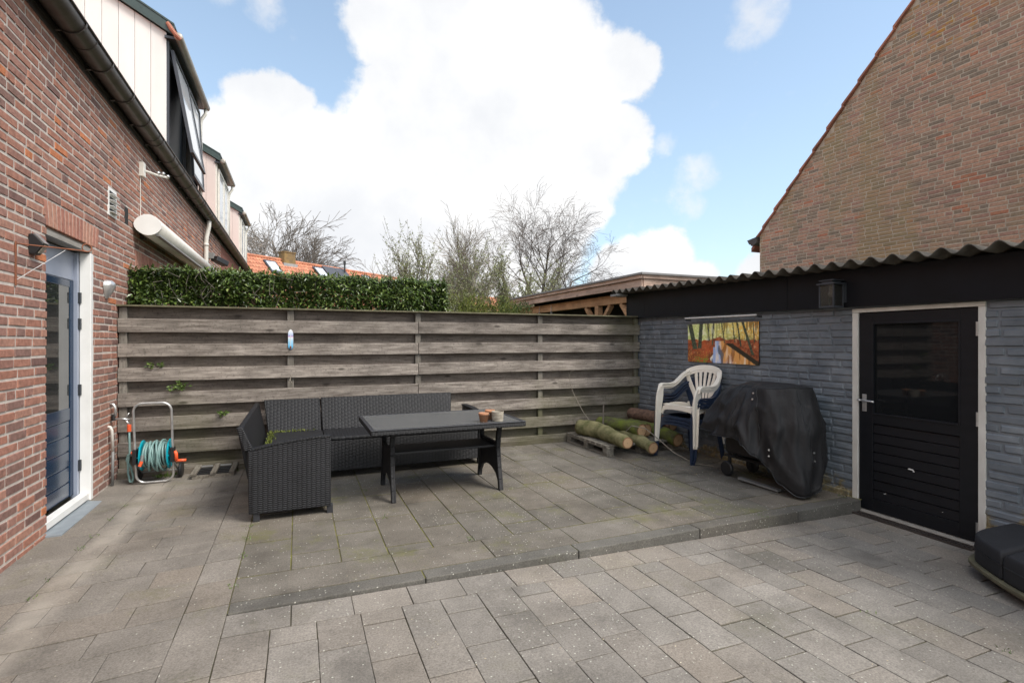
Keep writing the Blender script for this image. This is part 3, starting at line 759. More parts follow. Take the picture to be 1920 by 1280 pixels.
# wall fixtures
v = thing('wall_vent', 'white louvred vent grille set in the brick wall above the garden door', 'vent', (XW,5.97,2.55))
b = MB(); b.box(XW, XW+.012, 5.86, 6.09, 2.535, 2.80); b.build('plate', 'white', v)
for i in range(4):
    b = MB(); z = 2.57+i*.055
    b.hexa([(XW+.012,5.885,z),(XW+.045,5.885,z-.005),(XW+.045,6.065,z-.005),(XW+.012,6.065,z),(XW+.012,5.885,z+.004),(XW+.045,5.885,z-.001),(XW+.045,6.065,z-.001),(XW+.012,6.065,z+.004)]); b.build('louvre', 'white', v)
    b = MB(); b.box(XW+.012, XW+.0145, 5.885, 6.065, z+.006, z+.032); b.build('slot', 'dark', v)
m_ = thing('solar_wall_light', 'small black wedge shaped solar light on the brick beside the door top', 'lamp', (XW,4.36,2.0))
b = MB(); b.prism([(XW+.005,1.93),(XW+.005,2.06),(XW+.03,2.065),(XW+.085,2.00),(XW+.04,1.93)], 4.34, 4.42, 'Y'); b.build('housing', 'blackp', m_, bevel=.004)
b = MB(); b.prism([(XW+.048,1.938),(XW+.084,1.992),(XW+.087,1.992),(XW+.051,1.938)], 4.355, 4.405, 'Y'); b.build('lens', 'ceram', m_)
b = MB(); b.prism([(XW+.032,2.067),(XW+.087,2.002),(XW+.090,2.004),(XW+.034,2.071)], 4.345, 4.415, 'Y'); b.build('solar_panel', 'steel', m_)
w = thing('wall_light', 'silver half cone wall light on brick just left of the hedge', 'lamp', (XW,5.9,1.8))
b = MB(); P = []; F = []
prof = [(.012,1.745),(.03,1.77),(.055,1.82),(.068,1.86),(.066,1.89),(.045,1.912),(.0,1.92)]
for rr, z in prof:
    for k in range(9):
        an = -math.pi/2+math.pi*k/8; P.append((XW+.008+rr*1.1*math.cos(an), 5.80+rr*math.sin(an), z))
for i in range(len(prof)-1):
    for k in range(8): F.append((i*9+k, i*9+k+1, (i+1)*9+k+1, (i+1)*9+k))
b.add(P, F); b.build('shade', 'alu', w, smooth=True)
b = MB(); b.box(XW+.0, XW+.01, 5.76, 5.84, 1.76, 1.90); b.build('back_plate', 'steel', w)
hk = thing('plant_bracket', 'rusty iron hanging basket bracket with a scrolled ring end', 'bracket', (XW,4.17,1.95))
b = MB(); b.box(XW+.006, XW+.012, 4.163, 4.178, 1.70, 1.98); b.build('wall_plate', 'rust', hk)
b = MB(); pts = [(XW+.015,4.17,1.965)]+[(XW+.02+.27*t, 4.17+.15*t, 1.965+.0*t) for t in (.25,.5,.75,1)]
cxr, cyr, czr = XW+.315, 4.345, 1.988
for k in range(13):
    an = -math.pi/2+2*math.pi*k/12; pts.append((cxr+.026*math.cos(an)*.87, cyr+.026*math.cos(an)*.5, czr+.026*math.sin(an)))
b.tube(pts, .004, 6); b.build('arm', 'rust', hk, smooth=True)
b = MB(); b.tube([(XW+.015,4.17,1.74),(XW+.22,4.28,1.955)], .0018, 5); b.build('stay_wire', 'alu', hk)
an_ = thing('cable_anchor', 'pale grey wall bracket with insulator knobs high under the gutter', 'bracket', (XW,6.95,3.3))
b = MB(); b.box(XW, XW+.05, 6.88, 6.96, 3.20, 3.36); b.build('plate', 'pvc', an_, bevel=.004)
b = MB(); b.tube([(XW+.03,6.93,3.28),(XW+.14,7.05,3.27),(XW+.22,7.18,3.29)], .014, 8); b.build('arm', 'pvc', an_)
for k in range(3):
    b = MB(); b.lathe([(.004,0),(.018,.008),(.022,.02),(.012,.035),(.004,.04)], (XW+.15+.035*k,7.05+.055*k,3.28+(k%2)*.012), 10); b.build('insulator', 'alu', an_, smooth=True)
b = MB(); b.tube([(XW+.012,6.90,3.2),(XW+.012,6.90,2.75)], .004, 5); b.tube([(XW+.012,6.90,2.75),(XW+.03,6.72,2.66)], .004, 5)
simple_thing(b, 'cable', 'pvc', 'thin white cable running down the brick to the awning box', 'cable')
aw = thing('awning', 'closed white cassette awning mounted along the brick wall above the hedge', 'awning', (XW,8.5,2.6))
prof = []
for k in range(20):
    t = 2*math.pi*k/20; rx, rz = .11, .115
    x_ = -1.505+rx*math.cos(t)+.02*math.cos(t)**3; z_ = 2.61+rz*math.sin(t)
    prof.append((x_, z_))
b = MB(); b.prism(prof, 6.62, 6.645, 'Y'); b.build('end_cap', 'white', aw, bevel=.003)
b = MB(); b.prism([(p[0]*.985+(-1.505)*.015, p[1]) for p in prof], 6.646, 10.7, 'Y'); o = b.build('cassette', 'pvc', aw); 
for p in o.data.polygons: p.use_smooth = len(p.vertices) == 4
b = MB(); b.box(-1.400,-1.383,6.65,10.69,2.585,2.60); b.box(-1.44,-1.40,6.65,10.69,2.50,2.52); b.build('front_rail', 'pvcgrey', aw)
b = MB(); b.box(XW,XW+.05,6.9,7.0,2.50,2.58); b.box(XW,XW+.05,9.5,9.6,2.50,2.58); b.build('wall_bracket','zinc',aw)
fl = thing('floodlight', 'small black floodlight on the brick wall just over the hedge by the white downpipe', 'lamp', (XW,11.6,2.9))
b = MB(); b.bar((XW+.12,11.5,2.98),(XW+.30,11.7,2.90),.16,.10); b.build('housing', 'blackp', fl, bevel=.01)
b = MB(); b.box(XW,XW+.12,11.5,11.6,2.97,3.09); b.build('junction_box', 'pvcgrey', fl, bevel=.008)
b = MB(); b.box(XW+.0019, XW+.0024, 6.36, 6.50, 2.56, 2.74); b.build('missing_brick_shade', 'dark', H1)  # flush dark sheet painting the shade of a missing-brick hole
# pipes and tap by the corner
tp = thing('garden_tap', 'metal garden tap with pipe on the brick corner beside the fence', 'tap', (XW,5.9,.6))
b = MB(); b.tube([(XW,5.93,.76),(XW+.03,5.93,.755),(XW+.045,5.93,.72),(XW+.045,5.93,.64)], .012, 8); b.build('feed_pipe', 'alu', tp, smooth=True)
b = MB(); b.tube([(XW+.03,5.93,.615),(XW+.10,5.94,.612),(XW+.155,5.94,.60)], .011, 8); b.tube([(XW+.12,5.94,.60),(XW+.155,5.94,.55)], .012, 8); b.tube([(XW+.12,5.94,.62),(XW+.15,5.94,.665)], .006, 6); b.build('spout', 'steel', tp, smooth=True)
b = MB(); b.tube([(XW+.03,5.93,.66),(XW+.03,5.93,.60)], .017, 8); b.build('pipe_joint', 'blackp', tp)
b = MB(); b.tube([(XW,5.86,.555),(XW+.025,5.86,.55),(XW+.035,5.865,.52),(XW+.04,5.88,.32)], .013, 8); b.build('waste_pipe', 'pvc', tp, smooth=True)
b = MB(); b.tube([(XW+.04,5.88,.33),(XW+.035,5.88,.0)], .012, 8); b.build('lower_pipe', 'pvcgrey', tp, smooth=True)

# ------------------------------------------------------------------ fence
FN = thing('timber_fence', 'weathered grey timber fence of overlapping horizontal boards across the terrace', 'fence', (1.4,6.15,0))
r = random.Random(5)
pan = [(-1.638, 1.327), (1.332, 4.545)]
fb = MB(); bb = MB()
for pi, (xa, xb) in enumerate(pan):
    for k in range(7):
        z1 = 1.575-.245*k+(.006 if pi else 0)
        j = [r.uniform(-.004,.004) for _ in range(4)]
        seg = [(xa, xb)]
        fb.hexa([(xa,6.112,z1-.135+j[0]),(xb,6.112,z1-.135+j[1]),(xb,6.134,z1-.135+j[1]),(xa,6.134,z1-.135+j[0]),(xa,6.112,z1+j[2]),(xb,6.112,z1+j[3]),(xb,6.134,z1+j[3]),(xa,6.134,z1+j[2])])
        z2 = z1+.118
        bb.hexa([(xa,6.188,z2-.135+j[2]),(xb,6.188,z2-.135+j[0]),(xb,6.206,z2-.135+j[0]),(xa,6.206,z2-.135+j[2]),(xa,6.188,z2+j[1]),(xb,6.188,z2+j[3]),(xb,6.206,z2+j[3]),(xa,6.206,z2+j[1])])
fb.build('front_boards', 'fence', FN, bevel=.004); bb.build('back_boards', 'fence_back', FN, bevel=.004)
for x in (-1.60, -.082, 1.33, 2.965, 4.50):
    b = MB(); b.box(x-.033, x+.033, 6.137, 6.186, -.15, 1.692); b.build('post', 'fence_post', FN, bevel=.004)
b = MB(); b.box(-1.65,1.33,6.095,6.24,1.695,1.712); b.box(1.333,4.56,6.095,6.24,1.697,1.714); b.build('cap_board', 'cap', FN, bevel=.003)
b = MB(); b.box(-1.64,4.5,6.10,6.135,-.1,.06); b.build('gravel_board', 'fence_back', FN, bevel=.004)
# thermometer
th = thing('garden_thermometer', 'small blue and white rounded thermometer hung on the fence post', 'thermometer', (-.08,6.1,1.38))
poly = [(-.106,1.31),(-.104,1.285),(-.096,1.268),(-.081,1.262),(-.066,1.268),(-.058,1.285),(-.056,1.31),(-.056,1.44),(-.062,1.465),(-.073,1.478),(-.081,1.482),(-.089,1.478),(-.100,1.465),(-.106,1.44)]
m, nt, p = newmat('thermometer_enamel')
s_ = nt.nodes.new('ShaderNodeSeparateXYZ'); nt.links.new(coords(nt), s_.inputs[0])
nt.links.new(ramp(nt, mrange(nt, s_.outputs['Z'], -.12, .10, 0, 1), [(0,(.03,.10,.22)),(.16,(.10,.42,.68)),(.45,(.35,.58,.75)),(.62,(.72,.72,.74)),(.66,(.45,.16,.42)),(.70,(.35,.42,.62)),(.85,(.62,.68,.78)),(1,(.78,.78,.78))]), p.inputs['Base Color'])
p.inputs['Roughness'].default_value = .3
b = MB(); b.prism(poly, 6.100, 6.109, 'Y'); b.build('enamel_plate', m, th)
b = MB(); b.tube([(-.081,6.097,1.30),(-.081,6.097,1.43)], .0025, 6); b.build('glass_tube', 'white', th)
b = MB(); b.tube([(-.081,6.095,1.272),(-.081,6.095,1.30)], .008, 8); b.build('hook', 'rust', th)
b = MB(); b.tube([(-.10,6.106,.90),(-.075,6.10,.99),(-.085,6.102,.93),(-.06,6.106,.885)], .0022, 5)
simple_thing(b, 'string', 'ceram', 'short frayed pale string hanging on the fence post below the thermometer', 'string')

# climbing leaves through the fence
def sprig(x, z, n, spread, label, seed):
    r = random.Random(seed); t = thing('laurel_sprig', label, 'plant', (x,6.11,z-.05))
    st = MB(); lf = MB()
    for i in range(n):
        a = r.uniform(-1.2,1.2); ln = spread*r.uniform(.3,1)
        p0 = Vector((x+r.uniform(-.02,.02), 6.16, z-.05)); p1 = p0+Vector((math.sin(a)*ln, -.05-r.uniform(0,.05), abs(math.cos(a))*ln*.8))
        st.tube([p0, (p0+p1)/2+Vector((0,-.02,.01)), p1], .0018, 4)
        for k in range(4):
            q = p0.lerp(p1, .45+.18*k)
            leaf(lf, q, Vector((r.uniform(-1,1), r.uniform(-.6,-.1), r.uniform(-.5,.8))), Vector((0,-1,.6)), r.uniform(.035,.06), .02)
    st.build('stem', 'twig', t); lf.build('leaves', 'laurel', t)
sprig(-1.329, 1.135, 6, .08, 'small laurel sprig poking through the upper fence gap at the left', 1)
sprig(-1.134, .90, 11, .13, 'largest laurel sprig pushing through the fence above the hose reel', 2)
sprig(-.745, .63, 6, .06, 'low small laurel sprig in the fence left of the sofa', 3)
# weeds along fence foot
lf = MB(); r = random.Random(9)
for i in range(46):
    x = r.choice([r.uniform(-.95,-.2), r.uniform(-.50,-.35), r.uniform(-1.3,-1.15)]); 
    for k in range(5):
        leaf(lf, Vector((x+r.uniform(-.02,.02), 6.05+r.uniform(-.05,.05), 0)), Vector((r.uniform(-1,1), r.uniform(-1,.3), r.uniform(.4,1.4))), rvec(r), r.uniform(.02,.06), .014)
simple_thing(lf, 'weeds', 'weed', 'green weeds growing along the foot of the fence behind the reel', 'weeds')['kind'] = 'stuff'

# ------------------------------------------------------------------ hedge and shrubs beyond the fence
def foliage_box(mb, n, x0, x1, y0, y1, z0, z1, r, ln, w, shell=.6, top_bumps=.04):
    for i in range(n):
        x = r.uniform(x0, x1); y = r.uniform(y0, y1); z = r.uniform(z0, z1)
        if r.random() < shell:
            s = r.random()
            if s < .5: y = y0+abs(r.gauss(0, .05))
            elif s < .8: z = z1-abs(r.gauss(0, .04))
            elif s < .9: x = x1-abs(r.gauss(0, .05))
            else: y = y1-abs(r.gauss(0,.05))
        h = mnoise.noise(Vector((x*1.7, y*1.7, z*1.9)))
        y -= h*.24; z += mnoise.noise(Vector((x*2.6, y*2.6, 3)))*top_bumps
        if z < z0+.20 and r.random() < .6: continue
        d = rvec(r); d.z = d.z*.6-.15
        d.y -= .25
        leaf(mb, Vector((x,y,z)), d, Vector((r.uniform(-.5,.5), -.4, 1)), ln*r.uniform(.7,1.25), w*r.uniform(.7,1.2))
r = random.Random(21)
hg = thing('laurel_hedge', 'clipped dark green laurel hedge rising behind the timber fence', 'hedge', (0,6.8,0))
lf = MB(); foliage_box(lf, 36000, -1.63, 1.77, 6.42, 7.15, 1.55, 2.12, r, .066, .027)
for i in range(260):                # stray shoots over the clipped top
    x = r.uniform(-1.6,1.75); y = r.uniform(6.42,7.1); z = 2.10+r.uniform(-.02,.02); hh = r.uniform(.02,.09)
    for k in range(4): leaf(lf, Vector((x,y,z+hh*k/4)), Vector((r.uniform(-1,1),r.uniform(-1,1),r.uniform(.5,1.6))), rvec(r), .055, .02)
lf.build('foliage', 'laurel', hg)
st = MB()
for i in range(150):
    x = r.uniform(-1.6,1.65); y = r.uniform(6.5,7.1); p = Vector((x,y,-.2)); pts = [p, Vector((x+r.uniform(-.1,.1),y,1.2))]
    q = Vector((x+r.uniform(-.3,.3), y+r.uniform(-.1,.1), r.uniform(1.7,2.0))); pts.append(q); st.tube(pts, [.009,.007,.002], 4)
for i in range(55):                # brown twigs showing on the clipped face
    x = r.uniform(-1.6,1.7); z = r.uniform(1.66,2.0); y = 6.40+r.uniform(-.02,.05)
    st.tube([Vector((x,y+.08,z)), Vector((x+r.uniform(-.05,.05),y,z+r.uniform(.03,.10))), Vector((x+r.uniform(-.09,.09),y-.01,z+r.uniform(.08,.2)))], [.004,.003,.0015], 4)
st.build('stems', 'twig', hg)
def conifer(x0, x1, y0, y1, z1, m, label, seed, n):
    r = random.Random(seed); t = thing('conifer_bush', label, 'bush', ((x0+x1)/2,(y0+y1)/2,0))
    lf = MB()
    cx, cy = (x0+x1)/2, (y0+y1)/2
    for i in range(n):
        a = r.uniform(0, 2*math.pi); q = r.uniform(.0,1)**.35; ph = math.acos(r.uniform(0,1))
        x = cx+(x1-x0)/2*q*math.cos(a)*math.sin(ph)**.5; y = cy+(y1-y0)/2*q*math.sin(a)*math.sin(ph)**.5; z = .6+(z1-.5)*q*math.cos(ph)**.35
        h = mnoise.noise(Vector((x*4,y*4,z*4)))*.13
        d = Vector((x-cx, y-cy, 1.0)); d = d.normalized()+rvec(r)*.8
        leaf(lf, Vector((x,y,z+h)), d, rvec(r), r.uniform(.03,.07), .012)
    lf.build('foliage', m, t); s = MB(); s.tube([(cx,cy,-.3),(cx,cy,z1*.7)], .04, 6); s.build('stem', 'twig', t)
conifer(1.75, 3.0, 7.6, 8.6, 2.06, 'conifer', 'yellow green conifer bush just right of the laurel hedge', 1, 8000)
conifer(2.4, 3.6, 7.7, 8.7, 2.02, 'conifer', 'yellow green conifer bush in the middle behind the fence', 2, 8000)
conifer(3.1, 4.0, 8.2, 9.0, 2.02, 'conifer_dark', 'darker green conifer bush left of the wooden carport', 3, 7000)

# ------------------------------------------------------------------ trees
def grow(mb, lf, p, d, ln, rad_, lev, r, P):
    segs = P['segs']; pts = [p]; rr = [rad_]; q = p.copy(); dd = d.copy()
    for i in range(segs):
        dd = (dd+rvec(r)*P['wig']+Vector((0,0,P['up'] if lev < P['lev'] else P['tip']))).normalized()
        q = q+dd*ln/segs; pts.append(q.copy()); rr.append(max(rad_*(1-(i+1)/segs*.55), P['rmin']))
    mb[0 if lev < 2 else 1].tube(pts, rr, 6 if lev < 2 else 3, caps=False)
    if lf is not None and lev >= P['lev']-1:
        for k in range(P['leaves']):
            t = r.random(); a = pts[int(t*segs)]
            leaf(lf, a+rvec(r)*.02, rvec(r)+Vector((0,0,.6)), rvec(r), P['ll']*r.uniform(.6,1.3), P['ll']*.35)
    if lev >= P['lev']: return
    n = P['kids'][min(lev, len(P['kids'])-1)]
    for k in range(n):
        t = P['start'] + (1-P['start'])*(k+r.random())/n if k < n-1 else 1.0
        i = min(int(t*segs), segs-1); f = t*segs-i; a = pts[i].lerp(pts[i+1], min(f,1))
        an = r.uniform(0, 2*math.pi); sp = P['spread']*r.uniform(.6,1.3)
        o1 = dd.orthogonal().normalized(); o2 = dd.cross(o1)
        nd = (d*math.cos(sp)+(o1*math.cos(an)+o2*math.sin(an))*math.sin(sp)).normalized()
        grow(mb, lf, a, nd, ln*P['shrink']*r.uniform(.75,1.15), max(rr[i]*P['rs'], P['rmin']), lev+1, r, P)
def tree(name, label, loc, h, m, seed, lm=None, **kw):
    P = dict(segs=4, wig=.14, up=.05, tip=.0, lev=5, kids=(5,4,4,3,3), start=.3, spread=.6, shrink=.66, rs=.55, rmin=.008, leaves=0, ll=.05, trunk=.33, lean=(0,0))
    P.update(kw); r = random.Random(seed)
    t = thing(name, label, 'tree', loc); a, b_ = MB(), MB(); lf = MB() if lm else None
    grow((a, b_), lf, Vector(loc), Vector((P['lean'][0],P['lean'][1],1)).normalized(), h*P['trunk'], h*.019, 0, r, P)
    a.build('trunk', m, t, smooth=True); b_.build('crown', m, t)
    if lf and lf.v: lf.build('leaves', lm, t)
    return t
TREES = []
tree('bare_tree', 'tall bare winter tree behind the chimney of the orange roof', (-.6,54,-.3), 22, 'twig', 4, spread=.60, wig=.10, rmin=.018, kids=(8,6,5,4,3), shrink=.64, up=.05)
tree('birch_tree', 'tall bare birch with drooping twigs, right of centre above the carport roof', (9.3,18.2,-.3), 10.4, 'birch', 12, rmin=.0042, kids=(6,5,5,5,4), shrink=.66, up=.02, tip=-.07, wig=.17, lean=(.05,0), trunk=.34, start=.42, spread=.68)
tree('bare_tree', 'fan shaped bare tree in the middle between two budding willows', (9.0,28.5,-.3), 12.0, 'twig_pale', 6, spread=.5, rmin=.009, wig=.08, kids=(9,6,5,4,3), shrink=.66, up=.09, trunk=.30)
wk = dict(spread=.40, rmin=.0045, wig=.09, kids=(9,7,5,3), shrink=.68, up=.10, leaves=8, ll=.075, lev=4, start=.05, trunk=.30)
tree('budding_willow', 'budding willow with sparse young leaves directly behind the end of the hedge', (3.7,17,-.3), 8.4, 'twig_pale', 31, 'willow', **wk)
tree('budding_willow', 'second budding willow, between the hedge end and the tall birch', (5.3,17,-.3), 7.6, 'twig_pale', 33, 'willow', **wk)
tree('budding_willow', 'leafiest budding willow just left of the tall birch', (6.0,14.5,-.3), 7.0, 'twig_pale', 35, 'willow', **wk)
tree('budding_willow', 'low brownish willow close behind the carport roof', (7.6,15.5,-.3), 6.0, 'twig', 37, 'willow', **dict(wk, leaves=6))
tree('bare_tree', 'small thin bare tree at the right behind the carport roof', (13.0,19.5,-.3), 6.6, 'birch', 41, spread=.55, rmin=.007, kids=(7,6,5,4), lev=4)
tree('bare_tree', 'small bare tree above the orange roof left of the willows', (6.2,40,-.3), 10.5, 'twig_pale', 43, spread=.5, rmin=.014, kids=(8,6,4,3), lev=4)

# ------------------------------------------------------------------ far house with the orange roof
FH = thing('distant_house', 'distant house with bright orange tiled roof above the hedge', 'house', (0,40,0))
A = Vector((-4.6,42.0,7.75)); Bv = Vector((9.3,52.2,7.62)); rd = (Bv-A); rd.z = 0; RL = rd.length; rd.normalize(); nn = Vector((rd.y,-rd.x,0))
def rf(s, d, o=0): return tuple(A+rd*s+nn*d+Vector((0,0,-d*.9+o+(Bv.z-A.z)*s/RL)))
b = MB(); r = random.Random(2)
for i in range(int(RL/.24)):
    for k in range(16):
        s0, s1 = i*.24, i*.24+.225; d0, d1 = k*.36, k*.36+.37
        b.add([rf(s0,d0,.02),rf((s0+s1)/2,d0,.075),rf(s1,d0,.02),rf(s1,d1,.05),rf((s0+s1)/2,d1,.115),rf(s0,d1,.05)], [(0,1,4,5),(1,2,3,4)])
b.build('roof', 'rooftile', FH)
b = MB(); b.hexa([rf(0,0,0),rf(RL,0,0),rf(RL,5.8,0),rf(0,5.8,0),rf(0,0,.02),rf(RL,0,.02),rf(RL,5.8,.02),rf(0,5.8,.02)])
b.hexa([tuple(Vector(rf(0,0,-.1))), tuple(Vector(rf(RL,0,-.1))), tuple(Vector(rf(RL,0,-.1))-nn*5.8+Vector((0,0,-5.2))), tuple(Vector(rf(0,0,-.1))-nn*5.8+Vector((0,0,-5.2))), rf(0,0,0),rf(RL,0,0),tuple(Vector(rf(RL,0,0))-nn*5.8+Vector((0,0,-5.2))),tuple(Vector(rf(0,0,0))-nn*5.8+Vector((0,0,-5.2)))])
b.build('roof_deck', 'rooftile_dark', FH)
b = MB()
s = 0
while s < RL: b.tube([rf(s,0,.08), rf(min(s+.38,RL),0,.10)], .11, 8); s += .36
b.build('ridge_tiles', 'rooftile', FH)
b = MB()
c0 = [Vector(rf(.1,5.2)), Vector(rf(RL-.1,5.2)), Vector(rf(RL-.1,5.2))-nn*10.4, Vector(rf(.1,5.2))-nn*10.4]
b.hexa([(q.x,q.y,-.3) for q in c0]+[(q.x,q.y,2.9) for q in c0]); b.build('wall', 'brick_far', FH)
def onroof(s0, s1, d0, d1, h, name, m, par=FH):
    b = MB(); b.hexa([rf(s0,d1,.10),rf(s1,d1,.10),rf(s1,d0,.10),rf(s0,d0,.10),rf(s0,d1,.10+h),rf(s1,d1,.10+h),rf(s1,d0,.10+h),rf(s0,d0,.10+h)]); return b.build(name, m, par)
for s0, d0 in ((2.3,.45),(6.75,.35),(11.9,.45)):
    f = onroof(s0, s0+1.0, d0, d0+1.1, .14, 'skylight', 'anthra'); onroof(s0+.12, s0+.88, d0+.15, d0+.95, .17, 'skylight_pane', 'glass_sky', f)
onroof(7.9, 9.1, .1, 2.6, .12, 'solar_panel', 'solar'); onroof(9.13, 10.3, .1, 2.6, .12, 'solar_panel', 'solar'); onroof(7.0, 7.85, 1.7, 2.6, .12, 'solar_panel', 'solar')
cs = Vector(rf(4.6, .05)); b = MB()
def ob(b, c, hw, hd, z0, z1, taper=1):
    b.hexa([tuple(c+rd*i*hw+nn*j*hd+Vector((0,0,z0))) for i, j in ((-1,1),(1,1),(1,-1),(-1,-1))]+[tuple(c+rd*i*hw*taper+nn*j*hd*taper+Vector((0,0,z1))) for i, j in ((-1,1),(1,1),(1,-1),(-1,-1))])
ob(b, cs, .52, .4, -.6, .72, .93); ob(b, cs, .53, .42, .721, .80); CH = b.build('chimney', 'chimney', FH)
b = MB(); ob(b, cs, .62, .5, -.62, -.15); b.build('flashing', 'roofgrey', CH)
b = MB(); b.tube([tuple(cs+Vector((0,0,.8))), tuple(cs+Vector((0,0,1.0)))], .16, 8); b.build('chimney_pot', 'zinc', CH)
b = MB(); q = Vector(rf(10.0,.5)); b.tube([tuple(q), tuple(q+Vector((0,0,.9)))], .07, 8); b.tube([tuple(q+Vector((0,0,.9))), tuple(q+Vector((0,0,1.2)))], .11, 8); b.build('flue', 'blackp', FH)
b = MB()
FH2 = thing('distant_house', 'low orange brick house glimpsed through the willow branches', 'house', (8,24,0))
b.box(8.4,13.5,23,28,-.3,2.2); b.build('wall','brick_far',FH2)
b = MB(); b.prism([(22.7,2.1),(25.5,3.7),(28.3,2.1)], 8.2,13.7,'X'); b.build('roof','rooftile',FH2)

# ------------------------------------------------------------------ timber carport
CP = thing('timber_carport', 'fresh timber flat roofed carport behind the corrugated shed roof', 'carport', (7.3,9.8,0))
b = MB()
for i, (o, z0, z1) in enumerate(((.0,2.27,2.40),(.035,2.403,2.465))):
    b.box(5.3-o, 5.33-o, 7.08-o, 12.8, z0, z1)
b.build('side_fascia', 'larch_pink', CP, bevel=.003)
b = MB()
for i, (o, z0, z1) in enumerate(((.0,2.25,2.40),(.035,2.403,2.465))):
    b.box(5.335-o, 9.6, 7.06-o, 7.09-o, z0, z1)
b.build('front_fascia', 'larch_pinkx', CP, bevel=.003)
b = MB(); b.box(5.24,9.62,6.99,12.85,2.466,2.50); b.build('roof_edge', 'roofgrey', CP)
b = MB(); b.box(5.34,9.55,7.11,12.8,2.36,2.40); b.build('roof_deck', 'oldwood', CP)
b = MB(); b.box(5.46,5.58,7.2,12.7,2.05,2.22); b.build('edge_beam', 'larch', CP, bevel=.004)
for y in (7.5,8.75,12.4):
    b = MB(); b.box(5.46,5.57,y-.06,y+.06,-.3,2.049); P = b.build('post', 'larch', CP, bevel=.004)
    for s in (-1,1):
        c = MB(); c.bar((5.515,y+s*.05,1.62),(5.515,y+s*.45,2.045),.07,.09,(1,0,0)); c.build('brace', 'larch', P)
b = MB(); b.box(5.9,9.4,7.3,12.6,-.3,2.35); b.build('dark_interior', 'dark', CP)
for y, nm in ((11.27,'left one of the two metal hook chains hanging under the carport beam'),(10.64,'right one of the two metal hook chains hanging under the carport beam')):
    b = MB(); b.tube([(5.42,y,2.2),(5.42,y,2.06)], .008, 5)
    for k in range(3): b.tube([(5.42+.02*math.cos(t_*math.pi/4), y, 2.03-.05*k+.025*math.sin(t_*math.pi/4)) for t_ in range(8)], .006, 5, closed=True)
    b.tube([(5.42,y,1.92),(5.42,y,1.6)], .006, 5)
    simple_thing(b, 'hook_chain', 'alu', nm, 'chain', group='hook chains under the carport')

# ------------------------------------------------------------------ shed on the right
def wx(y): return 4.47+.03*(y-3)
def zf(y): return .0 if y is None else 0
def shx(d, y, z): return (wx(y)-d, y, z)
SH = thing('brick_shed', 'blue grey painted brick shed with black fascia and corrugated roof', 'shed', (5.2,3.5,0))
zfb = lambda y: 1.636+.0118*(y-2.03)
zrt = lambda y: 1.955+.024*(y-1.8)
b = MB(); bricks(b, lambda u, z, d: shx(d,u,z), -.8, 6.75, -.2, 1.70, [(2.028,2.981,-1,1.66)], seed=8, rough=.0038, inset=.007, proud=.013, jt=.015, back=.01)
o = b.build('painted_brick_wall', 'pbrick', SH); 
b = MB(xf=shx)
for y0, y1, z0, z1 in ((-.8,2.028,-.3,1.72),(2.981,6.75,-.3,1.72),(2.028,2.981,1.62,1.72)):
    b.hexa([(-.22,y0,z0),(.002,y0,z0),(.002,y1,z0),(-.22,y1,z0),(-.22,y0,z1),(.002,y0,z1),(.002,y1,z1),(-.22,y1,z1)])
b.build('painted_joints', 'pbrick', SH)
b = MB(xf=shx)
for y0, y1 in ((-.8,3.6),(3.603,5.95),(5.953,6.36)):
    d0, d1 = .035, .06
    b.hexa([(d0,y0,zfb(y0)),(d1,y0,zfb(y0)),(d1,y1,zfb(y1)),(d0,y1,zfb(y1)),(d0,y0,zrt(y0)-.01),(d1,y0,zrt(y0)-.01),(d1,y1,zrt(y1)-.01),(d0,y1,zrt(y1)-.01)])
b.hexa([(.0,-.8,1.70),(.034,-.8,1.70),(.034,6.3,1.75),(.0,6.3,1.75),(.0,-.8,1.9),(.034,-.8,1.9),(.034,6.3,2.0),(.0,6.3,2.0)])
b.build('fascia', 'fascia', SH, bevel=.002)
b = MB(xf=shx); b.hexa([(-.6,6.363,zfb(6.3)),(.062,6.363,zfb(6.3)),(.062,6.39,zfb(6.3)),(-.6,6.39,zfb(6.3)),(-.6,6.363,2.02),(.062,6.363,2.05),(.062,6.39,2.05),(-.6,6.39,2.02)]); b.build('side_fascia', 'fascia', SH)
b = MB(); P = []; F = []
ys = [ -.8+i*.0165 for i in range(int(7.35/.0165))]
xs = [.235, -.6, -1.5, -2.1]
for th_ in (0, -.009):
    for d in xs:
        for y in ys:
            P.append((wx(y)-d, y, zrt(y)+.028+.027*math.sin(2*math.pi*y/.165)+th_ - (.235-d)*.03 + .002*mnoise.noise(Vector((y*3,d,0)))))
ny = len(ys); nx = len(xs)
for t_ in (0, 1):
    for i in range(nx-1):
        for j in range(ny-1):
            a = t_*nx*ny+i*ny+j; F.append((a, a+1, a+ny+1, a+ny))
for j in range(ny-1): F.append((j, j+1, nx*ny+j+1, nx*ny+j))
b.add(P, F); o = b.build('corrugated_roof', 'corr', SH); 
for p in o.data.polygons: p.use_smooth = True
b = MB(xf=shx)
b.hexa([(.02,6.36,2.02),(.26,6.33,2.02),(.26,6.52,2.02),(.02,6.52,2.02),(.02,6.36,2.05),(.26,6.33,2.05),(.26,6.52,2.05),(.02,6.52,2.05)]); b.build('verge_flashing', 'roofgrey', SH)
b = MB(xf=shx); b.box(-2.2,-2.0,-.8,6.5,-.3,1.9); b.box(-2.0,-.21,6.4,6.6,-.3,1.8); b.box(-2.0,-.21,-.8,-.6,-.3,1.8); b.build('outer_walls', 'brick_far', SH)
# skirting stone along the wall foot
b = MB(xf=shx); b.box(.003,.035,3.0,4.9,-.05,.045); b.build('wall_plinth', 'pbrick', SH, bevel=.01)
